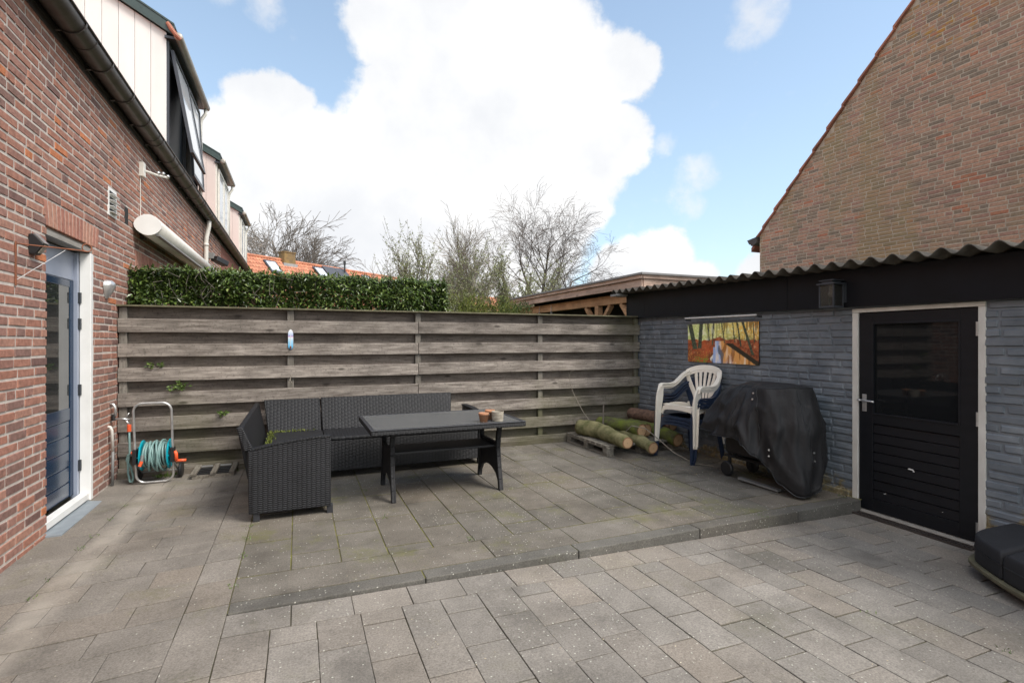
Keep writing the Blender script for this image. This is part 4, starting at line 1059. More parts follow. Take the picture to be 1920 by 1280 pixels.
# door frame + door
b = MB(xf=shx)
b.box(-.05,.014,2.932,2.981,-.08,1.597); b.box(-.05,.014,2.028,2.072,-.10,1.597); b.box(-.05,.016,2.028,2.981,1.598,1.632)
SF = b.build('shed_door_frame', 'whitedirty', SH, bevel=.003)
b = MB(xf=shx)
D0, D1, ZB = 2.076, 2.928, -.075
b.box(-.045,.0,D0,D0+.115,ZB,1.592); b.box(-.045,.0,D1-.115,D1,ZB,1.592)
b.box(-.045,-.001,D0+.115,D1-.115,1.50,1.592); b.box(-.045,-.001,D0+.115,D1-.115,.66,.742); b.box(-.045,-.001,D0+.115,D1-.115,ZB,.03)
for i in range(8):
    z = .032+i*.0785
    b.hexa([(-.03,D0+.115,z),(-.006,D0+.115,z),(-.006,D1-.115,z),(-.03,D1-.115,z),(-.03,D0+.115,z+.071),(-.014,D0+.115,z+.071),(-.014,D1-.115,z+.071),(-.03,D1-.115,z+.071)])
b.box(-.045,-.0305,D0+.115,D1-.115,.03,.66)
b.box(-.02,.004,D0+.108,D0+.122,.735,1.508); b.box(-.02,.004,D1-.122,D1-.108,.735,1.508); b.box(-.02,.004,D0+.122,D1-.122,1.494,1.508); b.box(-.02,.004,D0+.122,D1-.122,.735,.750)
SD = b.build('shed_door', 'blackpaint', SH, bevel=.0025)
b = MB(xf=shx); b.box(-.026,-.021,D0+.12,D1-.12,.745,1.50); b.build('door_window', 'glass', SD)
b = MB(xf=shx); b.box(.0,.008,2.863,2.898,.755,.90); b.build('handle_plate', 'alu', SD, bevel=.002)
b = MB(xf=shx); b.tube([(.008,2.88,.85),(.045,2.88,.85)], .009, 8); b.tube([(.045,2.885,.85),(.047,2.80,.848),(.045,2.775,.846)], .008, 8); b.tube([(.045,2.885,.85),(.045,2.912,.852)], .008, 8); b.build('handle', 'alu', SD, smooth=True)
for z in (.02,.80,1.44):
    b = MB(xf=shx); b.tube([(.012,2.078,z-.05),(.012,2.078,z+.05)], .008, 8); b.build('hinge', 'steel', SD)
b = MB(xf=shx)
for y, z, w_, h_ in ((2.52,.335,.045,.012),(2.50,.325,.015,.01),(2.72,.09,.012,.005),(2.71,.093,.006,.006),(2.3,.07,.008,.005),(2.87,.30,.005,.005),(2.85,.285,.004,.004)):
    b.add([(.001 if z<.03 else -.004,y-w_/2,z),(-.004,y+w_/2,z+h_*.2),(-.004,y+w_/3,z+h_),(-.004,y-w_/2.4,z+h_*.8)], [(0,1,2,3)])
b.build('chipped_paint', 'white', SD)
b = MB(xf=shx); b.box(-.1,.05,2.03,2.98,-.2,-.082); b.build('door_sill', 'concrete', SH, bevel=.006)
b = MB(); b.xf = lambda d,y,z: (wx(y)-d,y,z)
for i in range(34):
    y = 2.05+i*.027; b.box(.085,.145,y,y+.013,-.098,-.0845)
b.box(.075,.0849,2.04,2.99,-.1,-.083); b.box(.1451,.155,2.04,2.99,-.1,-.083); b.box(.11,.12,2.04,2.99,-.1,-.0838)
tag(b.build('drain_grate', 'zinc'), 'narrow grey drain grate along the foot of the shed door', 'drain')
b = MB(); b.lathe([(.005,0),(.022,.004),(.026,.018),(.016,.028),(.004,.03)], (4.30,2.99,-.092), 7); 
simple_thing(b, 'crumpled_wrapper', simple('red_foil', (.45,.05,.05), rough=.4), 'tiny crumpled red wrapper on the paving by the shed door corner', 'litter')
# lantern
LA = thing('wall_lantern', 'square black glass wall lantern mounted on the shed fascia beside the door', 'lamp', (4.35,3.08,1.7))
b = MB(xf=shx); b.box(.06,.072,3.0,3.16,1.69,1.86); b.build('back_plate', 'anthra', LA)
b = MB(xf=shx)
for d in (.085,.205):
    for y in (3.015,3.145): b.box(d-.006,d+.006,y-.006,y+.006,1.66,1.845)
b.box(.079,.211,3.009,3.151,1.645,1.66); b.box(.062,.225,2.995,3.165,1.846,1.860); b.box(.09,.20,3.03,3.13,1.861,1.878); b.box(.075,.212,3.01,3.15,1.879,1.889)
b.build('cage', 'anthra', LA, bevel=.002)
b = MB(xf=shx); b.box(.083,.086,3.022,3.138,1.661,1.845); b.box(.204,.206,3.022,3.138,1.661,1.845); b.box(.092,.199,3.014,3.016,1.661,1.845); b.box(.092,.199,3.144,3.146,1.661,1.845); b.build('glass_panes', 'glass_lamp', LA)
b = MB(xf=shx); b.tube([(.145,3.08,1.845),(.145,3.08,1.80)], .014, 8); b.lathe([(.006,0),(.02,.01),(.024,.03),(.016,.05),(.008,.06)], (.145,3.08,1.742), 10); b.build('bulb', 'ceram', LA)
# forest picture
def pic(u, v):      # u 0..1 left to right, v 0..1 bottom to top
    n = lambda a, b_, s=0: mnoise.noise(Vector((u*a, v*b_, s)))
    def mix(a, b_, t): t = max(0, min(1, t)); return tuple(x+(y-x)*t for x, y in zip(a, b_))
    hz = .58+.05*n(6,1,20)+.03*n(25,1,22)+(.05*max(0,1-abs(u-.45)*9))
    if v > hz:
        c = mix((.55,.62,.22), (.75,.50,.10), (u-.3)*1.8+n(9,4)*.5)
        c = mix(c, (.62,.25,.05), (u-.82)*4+n(30,2,5)*.8)
        c = mix(c, (.85,.88,.60), n(14,9,1)*1.5*(1 if u < .5 else .4))
        c = mix(c, (.10,.16,.03), (.80-v)*5*(.45+n(12,8,2))*(1 if u > .45 else .3)); c = mix(c, (.06,.04,.02), (hz+.05-v)*14*(.5+n(30,6,31)) if u > .4 else 0)
        c = mix(c, (.9,.85,.5), n(45,22,33)*1.2)
        if n(70,1.5,7) > .28 and u > .28: c = mix(c, (.14,.08,.02), .75)
    else:
        c = mix((.16,.035,.015), (.40,.11,.04), .5+n(18,12,3)+n(60,45,34)*.9)
        c = mix(c, (.55,.30,.15), n(30,18,35)*1.3-.2)
        c = mix(c, (.10,.035,.015), (.35-v)*1.5+n(7,7,8)*.6)
        if u < .42: c = mix(c, (.50,.10,.03), .6-abs(u-.27)*4+n(8,8,9)*.6)
        if n(60,50,4) > .35 and v < .3 and u < .4: c = (.50,.28,.05)
        if v < .14 and .12 < u < .32 and n(40,30,6) > .0: c = (.16,.22,.03)
        # stream
        le = .395 + max(0, .12-abs(v-.1))*-.4 + (.03 if v > .4 else 0); re_ = .56 + (.5-v)*.80
        if v > .50: re_ = .56+(.58-v)*.3
        if v < .55 and u > le+.0 and u < re_ and not (v > .5 and u > .6):
            w_ = (u-le)/(re_-le+1e-6)
            c = mix((.30,.40,.62), (.62,.30,.09), (w_-.22)*3+n(10,3,11)*.8)
            c = mix(c, (.85,.72,.55), n(26,3,12)*1.6)
            if n(22,2,14) > .22: c = mix(c, (.06,.07,.08) if w_ < .4 else (.25,.09,.02), .8)
        elif u >= re_ and u < re_+.10 and v < .5: c = (.03,.025,.015)
    for x0, x1, w_, vb in ((.035,.12,.035,.33),(.215,.19,.028,.36),(.80,.93,.016,.22),(.40,.385,.009,.45),(.335,.33,.007,.56),(.52,.56,.007,.5),(.73,.78,.010,.42),(.67,.70,.006,.52),(.93,.95,.006,.5),(.31,.345,.006,.55)):
        xc = x1+(x0-x1)*max(0, (v-vb)/(1-vb))
        if v > vb and abs(u-xc) < w_*(1+.6*max(0,(.5-v))):
            c = mix((.035,.045,.028), (.10,.12,.07), .3+n(50,20,20))
    return tuple(max(0, min(1, x*1.35)) for x in c)
PT = thing('forest_picture', 'panoramic autumn forest stream picture fixed on the painted shed wall', 'picture', (4.48,4.53,1.1))
NX, NZ = 190, 82; y0, y1, z0, z1 = 5.08, 3.98, 1.10, 1.562
me = bpy.data.meshes.new('printed_panel'); vs = []; fs = []
for j in range(NZ+1):
    for i in range(NX+1):
        y = y0+(y1-y0)*i/NX; vs.append((wx(y)-.024-4.48, y-4.53, z0+(z1-z0)*j/NZ-1.1))
for j in range(NZ):
    for i in range(NX): fs.append((j*(NX+1)+i, (j+1)*(NX+1)+i, (j+1)*(NX+1)+i+1, j*(NX+1)+i+1))
me.from_pydata(vs, [], fs); ca = me.color_attributes.new('print', 'FLOAT_COLOR', 'POINT')
for j in range(NZ+1):
    for i in range(NX+1): ca.data[j*(NX+1)+i].color = (*pic(i/NX, j/NZ), 1)
m, nt, p = newmat('forest_print'); at = nt.nodes.new('ShaderNodeVertexColor'); at.layer_name = 'print'
nt.links.new(at.outputs[0], p.inputs['Base Color']); p.inputs['Roughness'].default_value = .35
me.materials.append(m); o = bpy.data.objects.new('printed_panel', me); SC.collection.objects.link(o); o.parent = PT
b = MB(xf=shx); b.box(.012,.0235,3.98,5.08,1.10,1.562); b.build('backing_board', 'dark', PT)
RW = thing('curtain_rail', 'thin white metal rail on black brackets above the forest picture', 'rail', (4.45,4.5,1.63))
b = MB(xf=shx); b.tube([(.07,3.97,1.628),(.07,5.08,1.638)], .009, 8); b.build('rod', 'white', RW)
for y in (3.96,5.05):
    b = MB(xf=shx); b.box(.0,.08,y-.01,y+.01,1.605,1.62); b.build('bracket', 'blackp', RW)

# ------------------------------------------------------------------ neighbour's brick gable
GX = 9.5
GB = thing('gable_house', 'large weathered brown brick gable wall of the neighbour house at the right', 'house', (GX,4,0))
ztop = lambda y: 3.73+(8.42-y)*1.068 if y > 2.9 else 3.73+(8.42-2.9)*1.068-(2.9-y)*1.068
b = MB(); bricks(b, lambda u, z, d: (GX-d, u, z), -2.6, 8.42, 1.2, 9.7, ztop=lambda y: ztop(y)-.02, seed=12, rough=.003, L=.226, jt=.014)
b.build('gable_bricks', 'brick_gable', GB)
b = MB(); b.prism([(8.42,-.3),(8.42,ztop(8.42)-.03),(2.9,ztop(2.9)-.03),(-2.6,ztop(-2.6)-.03),(-2.6,-.3)], GX+.0, GX+.3, 'X'); b.build('gable_mortar', 'mortar_gable', GB)
m = MT['brick_gable']; nt = m.node_tree; p = nt.nodes['Principled BSDF']; c0_ = p.inputs['Base Color'].links[0].from_socket
v = coords(nt); vd = nt.nodes.new('ShaderNodeVectorMath'); vd.operation = 'DISTANCE'; nt.links.new(v, vd.inputs[0]); vd.inputs[1].default_value = (0, .85, 6.55)
f = mth(nt, 'MULTIPLY', mrange(nt, vd.outputs['Value'], .1, .9, 1, 0), mrange(nt, noise_n(nt, v, 7, 5, .6), .52, .62, 0, .85))
nt.links.new(mixc(nt, f, c0_, (.42,.22,.03)), p.inputs['Base Color'])
b = MB(); b.box(GX+.3, GX+7, -2.6, 8.40, -.3, 3.6); b.build('side_wall', 'brick_far', GB)
b = MB(); y = 8.62; r = random.Random(4)
while y > 2.9:
    ya, yb = y, y-.30; za, zb = ztop(ya)+.01, ztop(yb)+.01; j = r.uniform(0,.02)
    b.hexa([(GX-.05-j,ya,za-.02),(GX+.3,ya,za-.02),(GX+.3,yb-.03,zb-.02),(GX-.05-j,yb-.03,zb-.02),(GX-.05-j,ya,za+.045),(GX+.3,ya,za+.045),(GX+.3,yb-.03,zb+.02),(GX-.05-j,yb-.03,zb+.02)])
    y -= .30
b.build('verge_tiles', 'rooftile_dark', GB, bevel=.006)
b = MB(); b.hexa([(GX+.05,8.7,ztop(8.7)-.04),(GX+7,8.7,ztop(8.7)-.04),(GX+7,2.9,ztop(2.9)-.04),(GX+.05,2.9,ztop(2.9)-.04),(GX+.05,8.7,ztop(8.7)+.05),(GX+7,8.7,ztop(8.7)+.05),(GX+7,2.9,ztop(2.9)+.05),(GX+.05,2.9,ztop(2.9)+.05)]); b.build('roof', 'rooftile_dark', GB)
b = MB(); b.prism([(8.44,3.55),(8.44,3.68),(8.70,3.64),(8.64,3.54),(8.52,3.50)], GX-.08, GX+7, 'X'); b.build('eaves_gutter', 'zinc', GB)
# lichen patches on gable? kept in material

# ------------------------------------------------------------------ corner sofa
SO = thing('corner_sofa', 'charcoal wicker corner sofa with long bench along the fence', 'sofa', (.6,5.2,0))
def panel(name, pts, th, m='weave', **k):
    b = MB(); b.hexa(pts); return b.build(name, m, SO, bevel=.008, uv=True, **k)
# left wing end panel with curved top
poly = [(-.33,.06),(.235,.06),(.235,.585),(.225,.602),(.12,.600),(-.02,.588),(-.15,.572),(-.25,.555),(-.33,.535)]
b = MB(); b.prism(poly, 4.262, 4.315, 'Y'); b.build('end_panel', 'weave', SO, bevel=.008, uv=True)
b = MB(); b.ribbon([(-.335,4.288,.540),(-.25,4.288,.559),(-.15,4.288,.577),(-.02,4.288,.593),(.12,4.288,.605),(.235,4.288,.607)], .062, .014, (0,1,0)); b.build('arm_edge', 'weave_fine', SO, bevel=.003, uv=True)
# left wing back (leans outward)
panel('left_back', [(-.36,4.36,.30),(-.30,4.36,.30),(-.30,5.98,.30),(-.36,5.98,.30),(-.425,4.30,.705),(-.385,4.30,.705),(-.385,6.0,.705),(-.425,6.0,.705)], 0, 'weave_fine')
panel('left_back_edge', [(-.345,4.27,.06),(-.30,4.27,.06),(-.30,4.36,.06),(-.345,4.36,.06),(-.35,4.262,.535),(-.30,4.262,.535),(-.30,4.36,.535),(-.35,4.36,.535)], 0)
panel('left_side', [(-.335,4.36,.06),(-.30,4.36,.06),(-.30,5.95,.06),(-.335,5.95,.06),(-.335,4.36,.30),(-.30,4.36,.30),(-.30,5.95,.30),(-.335,5.95,.30)], 0)
panel('left_back_post', [(-.375,4.285,.53),(-.31,4.285,.53),(-.31,4.325,.53),(-.375,4.325,.53),(-.43,4.285,.71),(-.385,4.285,.71),(-.385,4.325,.71),(-.43,4.325,.71)], 0)
b = MB(); b.box(-.30,.235,4.317,5.90,.345,.40); b.build('left_seat', 'seat', SO, bevel=.012)
panel('left_front', [(.20,4.32,.06),(.232,4.32,.06),(.232,5.36,.06),(.20,5.36,.06),(.20,4.32,.345),(.232,4.32,.345),(.232,5.36,.345),(.20,5.36,.345)], 0)
# bench
panel('bench_front', [(.237,5.36,.065),(1.83,5.36,.065),(1.83,5.39,.065),(.237,5.39,.065),(.237,5.36,.37),(1.83,5.36,.37),(1.83,5.39,.37),(.237,5.39,.37)], 0)
b = MB(); b.box(.237,1.83,5.352,5.90,.371,.405); b.build('bench_seat', 'weave', SO, bevel=.012, uv=True)
panel('bench_back', [(.238,5.88,.38),(1.665,5.88,.38),(1.665,5.93,.38),(.238,5.93,.38),(.222,5.99,.735),(1.70,5.99,.735),(1.70,6.035,.735),(.222,6.035,.735)], 0)
panel('corner_back', [(-.29,5.88,.38),(.228,5.88,.38),(.228,5.93,.38),(-.29,5.93,.38),(-.34,5.99,.73),(.212,5.99,.73),(.212,6.035,.73),(-.34,6.035,.73)], 0)
panel('right_arm', [(1.832,5.35,.06),(1.885,5.35,.06),(1.885,5.98,.06),(1.832,5.98,.06),(1.832,5.35,.55),(1.885,5.35,.55),(1.885,5.98,.575),(1.832,5.98,.575)], 0)
b = MB(); b.ribbon([(1.858,5.33,.545),(1.858,5.45,.572),(1.858,5.7,.585),(1.858,5.98,.585)], .07, .016, (1,0,0)); b.build('right_arm_edge', 'weave_fine', SO, bevel=.003, uv=True)
for x, y in ((-.315,4.275),(.205,4.275),(.205,5.37),(1.83,5.37),(1.83,5.93),(-.315,5.9)):
    b = MB(); b.box(x-.0,x+.045,y,y+.045,0,.07); b.build('leg', 'resin', SO, bevel=.003)
# moss on the seat
b = MB(); r = random.Random(13)
for i in range(170):
    if r.random() < .6: x, y = -.28+abs(r.gauss(0,.03)), r.uniform(5.1,5.85)
    else: x, y = r.uniform(-.28,.15), 5.86-abs(r.gauss(0,.012))
    leaf(b, Vector((x,y,.402)), Vector((r.uniform(-1,1),r.uniform(-1,1),r.uniform(.5,2))), rvec(r), r.uniform(.015,.04), .012)
simple_thing(b, 'moss', 'conifer', 'yellow green moss gathered in the corner of the sofa seat', 'moss')['kind'] = 'stuff'

# ------------------------------------------------------------------ table
TB = thing('garden_table', 'charcoal rectangular garden table with wicker edge and splayed end frames', 'table', (1.2,4.65,0))
X0,X1,Y0,Y1,ZT = .53,1.885,4.19,5.10,.635
b = MB(); b.box(X0,X1,Y0,Y1,ZT-.045,ZT-.006); b.build('top_edge', 'weave_fine', TB, bevel=.01, uv=True)
b = MB()
for x0_,x1_,y0_,y1_ in ((X0,X1,Y0,Y0+.03),(X0,X1,Y1-.03,Y1),(X0,X0+.03,Y0+.0301,Y1-.0301),(X1-.03,X1,Y0+.0301,Y1-.0301)): b.box(x0_,x1_,y0_,y1_,ZT-.0055,ZT+.003)
b.build('top_rim', 'resin', TB, bevel=.003)
n = 7; w_ = (Y1-Y0-.066)/n; b = MB()
for i in range(n): b.box(X0+.033,X1-.033,Y0+.033+i*w_,Y0+.033+(i+1)*w_-.0015,ZT-.0055,ZT)
b.build('plank_panel', 'glasstop', TB)
for xl in (.735, 1.70):
    yc = 4.64
    # frame outline: splayed legs with arched cutout, Y-Z profile
    prof_ = [(-.315,0),(-.275,0),(-.245,.12),(-.20,.22),(-.12,.285),(0,.30),(.12,.285),(.20,.22),(.245,.12),(.275,0),(.315,0),(.285,.13),(.255,.30),(.235,.40),(.255,.50),(.29,.59),(.245,.59),(.21,.50),(.185,.43),(.12,.40),(0,.40),(-.12,.40),(-.185,.43),(-.21,.50),(-.245,.59),(-.29,.59),(-.255,.50),(-.235,.40),(-.255,.30),(-.285,.13)]
    P = prof_; nP = len(P)
    b = MB(); outer = [0,1,2,3,4,5,6,7,8,9,10,11,12,13,14,15,16,17,18,19,20,21,22,23,24,25,26,27,28,29]
    # build as quad strips: left leg, right leg, web
    def strip(a_, b2, x0_, x1_):
        for i in range(len(a_)-1):
            p0,p1,p2,p3 = a_[i],b2[i],b2[i+1],a_[i+1]
            b.hexa([(x0_,yc+p0[0],p0[1]),(x1_,yc+p0[0],p0[1]),(x1_,yc+p1[0],p1[1]),(x0_,yc+p1[0],p1[1]),(x0_,yc+p3[0],p3[1]),(x1_,yc+p3[0],p3[1]),(x1_,yc+p2[0],p2[1]),(x0_,yc+p2[0],p2[1])])
    for s in (-1,1):
        out_ = [(s*.315,0),(s*.295,.10),(s*.27,.20),(s*.25,.30),(s*.24,.38),(s*.25,.46),(s*.275,.54),(s*.29,.59)]
        inn = [(s*.275,0),(s*.255,.10),(s*.23,.20),(s*.205,.30),(s*.195,.38),(s*.205,.46),(s*.232,.54),(s*.245,.59)]
        b2 = MB(); bb_ = b; b = b2; strip(out_, inn, xl-.02, xl+.02); b = bb_
        b2.build('leg', 'weave_fine', TB, bevel=.004, uv=True)
    top_ = [(y_, .42) for y_ in (-.20,-.13,-.06,0,.06,.13,.20)]
    bot_ = [(-.262,.05),(-.19,.13),(-.09,.168),(0,.178),(.09,.168),(.19,.13),(.262,.05)]
    b = MB(); strip([(p[0],p[1]) for p in top_], bot_, xl-.012, xl+.012); b.build('web_panel', 'seat', TB)
    b = MB(); b.box(xl-.03,xl+.03,yc-.30,yc+.30,.591,.60); b.build('top_bracket', 'resin', TB)
b = MB(); b.box(.748,1.687,4.46,4.82,.372,.392); b.build('shelf', 'seat', TB, bevel=.003)
def pot(x, y, rt, rb, h, m, label, name='flower_pot', soil=True):
    t = thing(name, label, 'pot', (x,y,ZT))
    b = MB(); b.lathe([(rb*.6,0),(rb,.0),(rt*.93,h*.74),(rt,h*.75),(rt*1.02,h),(rt*.88,h),(rt*.84,h*.8),(rb*.6,h*.78)], (x,y,ZT+.001), 28); b.build('pot', m, t, smooth=False)
    for p in t.children[0].data.polygons: p.use_smooth = len(p.vertices) == 4
    s = MB(); s.lathe([(.001,0),(rt*.86,.0),(rt*.86,.004),(.001,.006)], (x,y,ZT+h*.80), 20); s.build('soil', 'joint', t)
pot(1.522,4.31,.046,.033,.080,'terracotta','small stained terracotta pot in front at the left of the three')
pot(1.625,4.43,.046,.034,.085,'terracotta','reddish terracotta pot half hidden behind the other two on the table')
t = thing('planter_cup', 'cream scratched cylindrical pot at the right of the terracotta pots', 'pot', (1.655,4.31,ZT))
b = MB(); b.lathe([(.04,0),(.050,.002),(.056,.085),(.050,.086),(.046,.03),(.02,.025)], (1.655,4.31,ZT+.001), 28); b.build('cup', 'ceram', t)

# ------------------------------------------------------------------ hose reel
HR = thing('hose_reel', 'hose trolley with silver tube frame, turquoise drum discs and orange crank', 'hose reel', (-1.26,5.9,0))
def rrect(x0, x1, z0, z1, y0, y1, rc, n=6):
    pts = []
    for cx, cz, a0 in ((x1-rc,z0+rc,-90),(x1-rc,z1-rc,0),(x0+rc,z1-rc,90),(x0+rc,z0+rc,180)):
        for k in range(n+1):
            a = rad(a0+90*k/n); z = cz+rc*math.sin(a); pts.append((cx+rc*math.cos(a), y0+(y1-y0)*(z-z0)/(z1-z0), z))
    return pts
b = MB(); b.tube(rrect(-1.415,-1.115,.012,.775,5.83,5.72,.075), .0105, 10, closed=True); b.build('frame', 'alu', HR, smooth=True)
for x in (-1.375,-1.155):
    b = MB(); b.lathe([(.02,-.006),(.135,-.006),(.142,-.002),(.142,.004),(.135,.008),(.02,.006)], (x,5.87,.265), 32, 'X'); D = b.build('drum_disc', 'teal', HR)
    for k in range(8):
        a = k*math.pi/4; c = MB(); c.bar((x+(-.01 if x < -1.3 else .01),5.87+.04*math.cos(a),.265+.04*math.sin(a)),(x+(-.01 if x < -1.3 else .01),5.87+.13*math.cos(a),.265+.13*math.sin(a)),.012,.006); c.build('disc_rib', 'teal', D)
b = MB()
for k in range(11):
    x = -1.355+k*.0185; pts = []
    for i in range(24):
        a = 2*math.pi*i/24; rr = .108+.006*math.sin(k*2.3+i*.26); tw = .012*math.sin(a+k)
        pts.append((x+tw, 5.87+rr*math.cos(a), .265+rr*math.sin(a)))
    b.tube(pts, .0095, 8, closed=True)
for k, (xa, xb) in enumerate(((-1.33,-1.24),(-1.26,-1.33),(-1.28,-1.18),(-1.20,-1.26))):
    pts = []
    for i in range(20):
        a = -2.4+4.8*i/19+math.pi; rr = .126+.004*k; pts.append((xa+(xb-xa)*i/19, 5.87+rr*math.cos(a), .262+rr*math.sin(a)*(1.12 if math.sin(a) < 0 else 1)))
    b.tube(pts, .0095, 8)
b.build('wound_hose', 'hose', HR, smooth=True)
b = MB(); b.tube([(-1.365,5.87,.265),(-1.165,5.87,.265)], .09, 16); b.build('drum_core', 'blackp', HR)
for x in (-1.415,-1.115):
    b = MB(); b.box(x-.016,x+.016,5.75,5.83,.20,.34); b.build('bearing', 'blackp', HR, bevel=.005)
b = MB(); b.tube([(-1.098,5.77,.30),(-1.085,5.765,.28),(-1.08,5.76,.215)], .016, 10); b.tube([(-1.085,5.76,.212),(-1.00,5.76,.210)], .0135, 10); b.build('crank', 'orange', HR, smooth=True)
for x in (-1.43,-1.085):
    b = MB(); b.lathe([(.02,-.014),(.068,-.014),(.075,-.008),(.075,.008),(.068,.014),(.02,.014)], (x,6.0,.076), 24, 'X'); b.build('wheel', 'blackp', HR)
b = MB(); b.tube([(-1.43,6.0,.076),(-1.085,6.0,.076)], .008, 8); b.tube([(-1.415,5.80,.2),(-1.41,6.0,.08)], .009, 8); b.tube([(-1.115,5.80,.2),(-1.11,6.0,.08)], .009, 8); b.build('axle', 'pvcgrey', HR)
b = MB(); b.tube([(-1.345,5.735,.29),(-1.352,5.73,.235)], .013, 8); b.build('nozzle', 'pvcgrey', HR)
b = MB(); b.tube([(-1.35,5.727,.235),(-1.365,5.72,.19)], .014, 8); b.build('nozzle_tip', 'orange', HR)
hs = thing('supply_hose', 'loose grey green hose looping from the tap down to the reel', 'hose', (-1.5,5.9,0))
b = MB(); b.tube([(-1.497,5.93,.50),(-1.492,5.92,.40),(-1.487,5.91,.28),(-1.50,5.90,.20),(-1.495,5.89,.10),(-1.475,5.87,.02),(-1.458,5.87,.013),(-1.452,5.88,.06),(-1.475,5.90,.15),(-1.512,5.91,.22),(-1.50,5.905,.27),(-1.465,5.89,.29)], .0095, 8); b.build('hose', 'hose', hs, smooth=True)
b = MB(); b.tube([(-1.497,5.93,.555),(-1.497,5.93,.49)], .017, 10); b.build('tap_connector', 'orange', hs)
b = MB(); b.tube([(-1.465,5.89,.29),(-1.425,5.86,.29)], .015, 10); b.build('reel_connector', 'orange', hs)
# boot scraper
BS = thing('boot_scraper', 'small old wooden boot scraper with black brush strips by the fence', 'boot scraper', (-.78,6.0,0))
for y in (5.84,6.06):
    b = MB(); b.box(-.97,-.60,y,y+.03,.0,.03); b.build('base_rail', 'oldwood', BS)
for x in (-.955,-.785,-.62):
    b = MB(); b.hexa([(x-.025,5.83,.03),(x+.025,5.83,.03),(x+.035,6.10,.055),(x-.015,6.10,.055),(x-.025,5.83,.055),(x+.025,5.83,.055),(x+.035,6.10,.085),(x-.015,6.10,.085)]); b.build('slat', 'oldwood', BS, bevel=.004)
for x0_, x1_ in ((-.925,-.815),(-.755,-.65)):
    for k in range(4):
        b = MB(); y = 5.86+k*.055; b.box(x0_,x1_,y,y+.028,.031,.045+.004*k); b.build('brush', 'blackp', BS)
    b = MB(); b.box(x0_,x1_,6.075,6.085,.06,.075); b.build('metal_strip', 'alu', BS)

# ------------------------------------------------------------------ pallet and logs
PL = thing('wooden_pallet', 'old grey wooden pallet in the fence corner carrying logs', 'pallet', (3.75,5.6,0))
for i in range(8):
    b = MB(); y = 5.12+i*.125; b.box(3.33,4.38,y,y+.095,.105,.125); b.build('deck_board', 'oldwood', PL, bevel=.003)
for x in (3.33,3.80,4.28):
    b = MB(); b.box(x,x+.10,5.10,6.08,.088,.1045); b.build('stringer', 'oldwood', PL)
    for y in (5.11,5.55,5.98):
        b = MB(); b.box(x+.002,x+.098,y,y+.09,.02,.0875); b.build('block', 'oldwood', PL, bevel=.003)
    b = MB(); b.box(x,x+.10,5.10,6.08,.002,.0195); b.build('bottom_board', 'oldwood', PL)
def log(pts, rr, m, label, seed, rim=True):
    pts = [Vector(p) for p in pts]; r = random.Random(seed)
    t = thing('log', label, 'log', tuple(pts[0]), group='logs stacked in the corner')
    # resample
    Q = []; RR = []
    N_ = 14
    for i in range(N_+1):
        f = i/N_*(len(pts)-1); k = min(int(f), len(pts)-2); f -= k
        p0, p1, p2, p3 = pts[max(k-1,0)], pts[k], pts[k+1], pts[min(k+2,len(pts)-1)]
        Q.append(.5*((2*p1)+(p2-p0)*f+(2*p0-5*p1+4*p2-p3)*f*f+(3*p1-p0-3*p2+p3)*f**3))
        RR.append((rr[k]*(1-f)+rr[k+1]*f)*r.uniform(.94,1.06))
    b = MB(); b.tube(Q, RR, 14); 
    b.v = [tuple(Vector(q)+rvec(r)*.004) for q in b.v]
    b.build('bark', m, t, smooth=True)
    for a, c, r0 in ((Q[0], Q[1], RR[0]), (Q[-1], Q[-2], RR[-1])):
        d = (a-c).normalized(); e = MB()
        e.tube([a+d*.0005, a+d*.003], r0*.96, 16); e.build('cut_rim', 'cutrim', t)
        e = MB(); e.tube([a+d*.003, a+d*.005], r0*.80, 16); e.build('cut_face', 'cutwood', t)
    return t
log([(3.475,4.90,.19),(3.505,5.25,.20),(3.53,5.60,.215),(3.42,5.90,.225)], [.072,.086,.108,.098], 'bark', 'nearest crooked mossy log, cut end pointing left of the white chairs', 1)
log([(3.81,4.87,.11),(3.80,5.2,.165),(3.78,5.55,.185)], [.068,.070,.068], 'bark', 'thin straight log sloping down to the paving in front of the chairs', 2)
log([(3.845,5.13,.27),(3.80,5.45,.28),(3.70,5.85,.27)], [.084,.082,.08], 'bark_dark', 'thick log on top of the pile with a split pale cut end', 3)
log([(4.05,5.30,.235),(4.0,5.6,.24),(3.9,6.0,.24)], [.085,.085,.085], 'bark_dark', 'bright green moss covered log behind the others', 4)
log([(4.30,5.02,.14),(4.28,5.4,.19),(4.22,5.9,.21)], [.082,.085,.085], 'bark_dark', 'large log with pale oval end seen under the stacked chairs', 5)
log([(4.42,5.25,.28),(4.38,5.6,.34),(4.33,6.02,.34)], [.075,.08,.08], 'bark_brown', 'brown rotten log lying against the painted wall', 6)
b = MB(); b.tube([(3.56,5.83,.28),(3.50,5.92,.40),(3.44,5.98,.55),(3.39,6.02,.68),(3.35,6.02,.80),(3.34,6.02,.90),(3.37,6.02,.955)], [.006,.005,.005,.004,.004,.003,.002], 6)
for a_, c_ in (((3.34,6.02,.90),(3.31,6.0,.94)),((3.345,6.02,.84),(3.30,6.01,.86)),((3.37,6.02,.955),(3.41,6.0,.965)),((3.39,6.02,.68),(3.36,6.0,.70))): b.tube([a_, c_], .002, 4)
simple_thing(b, 'twig', 'twig_pale', 'long thin bent twig rising against the fence from the log pile', 'twig')
b = MB(); b.tube([(3.61,5.62,.28),(3.61,5.62,.42),(3.61,5.61,.545)], [.010,.009,.009], 7); simple_thing(b, 'branch_stub', 'twig', 'short upright sawn branch stub standing on the log pile', 'branch')
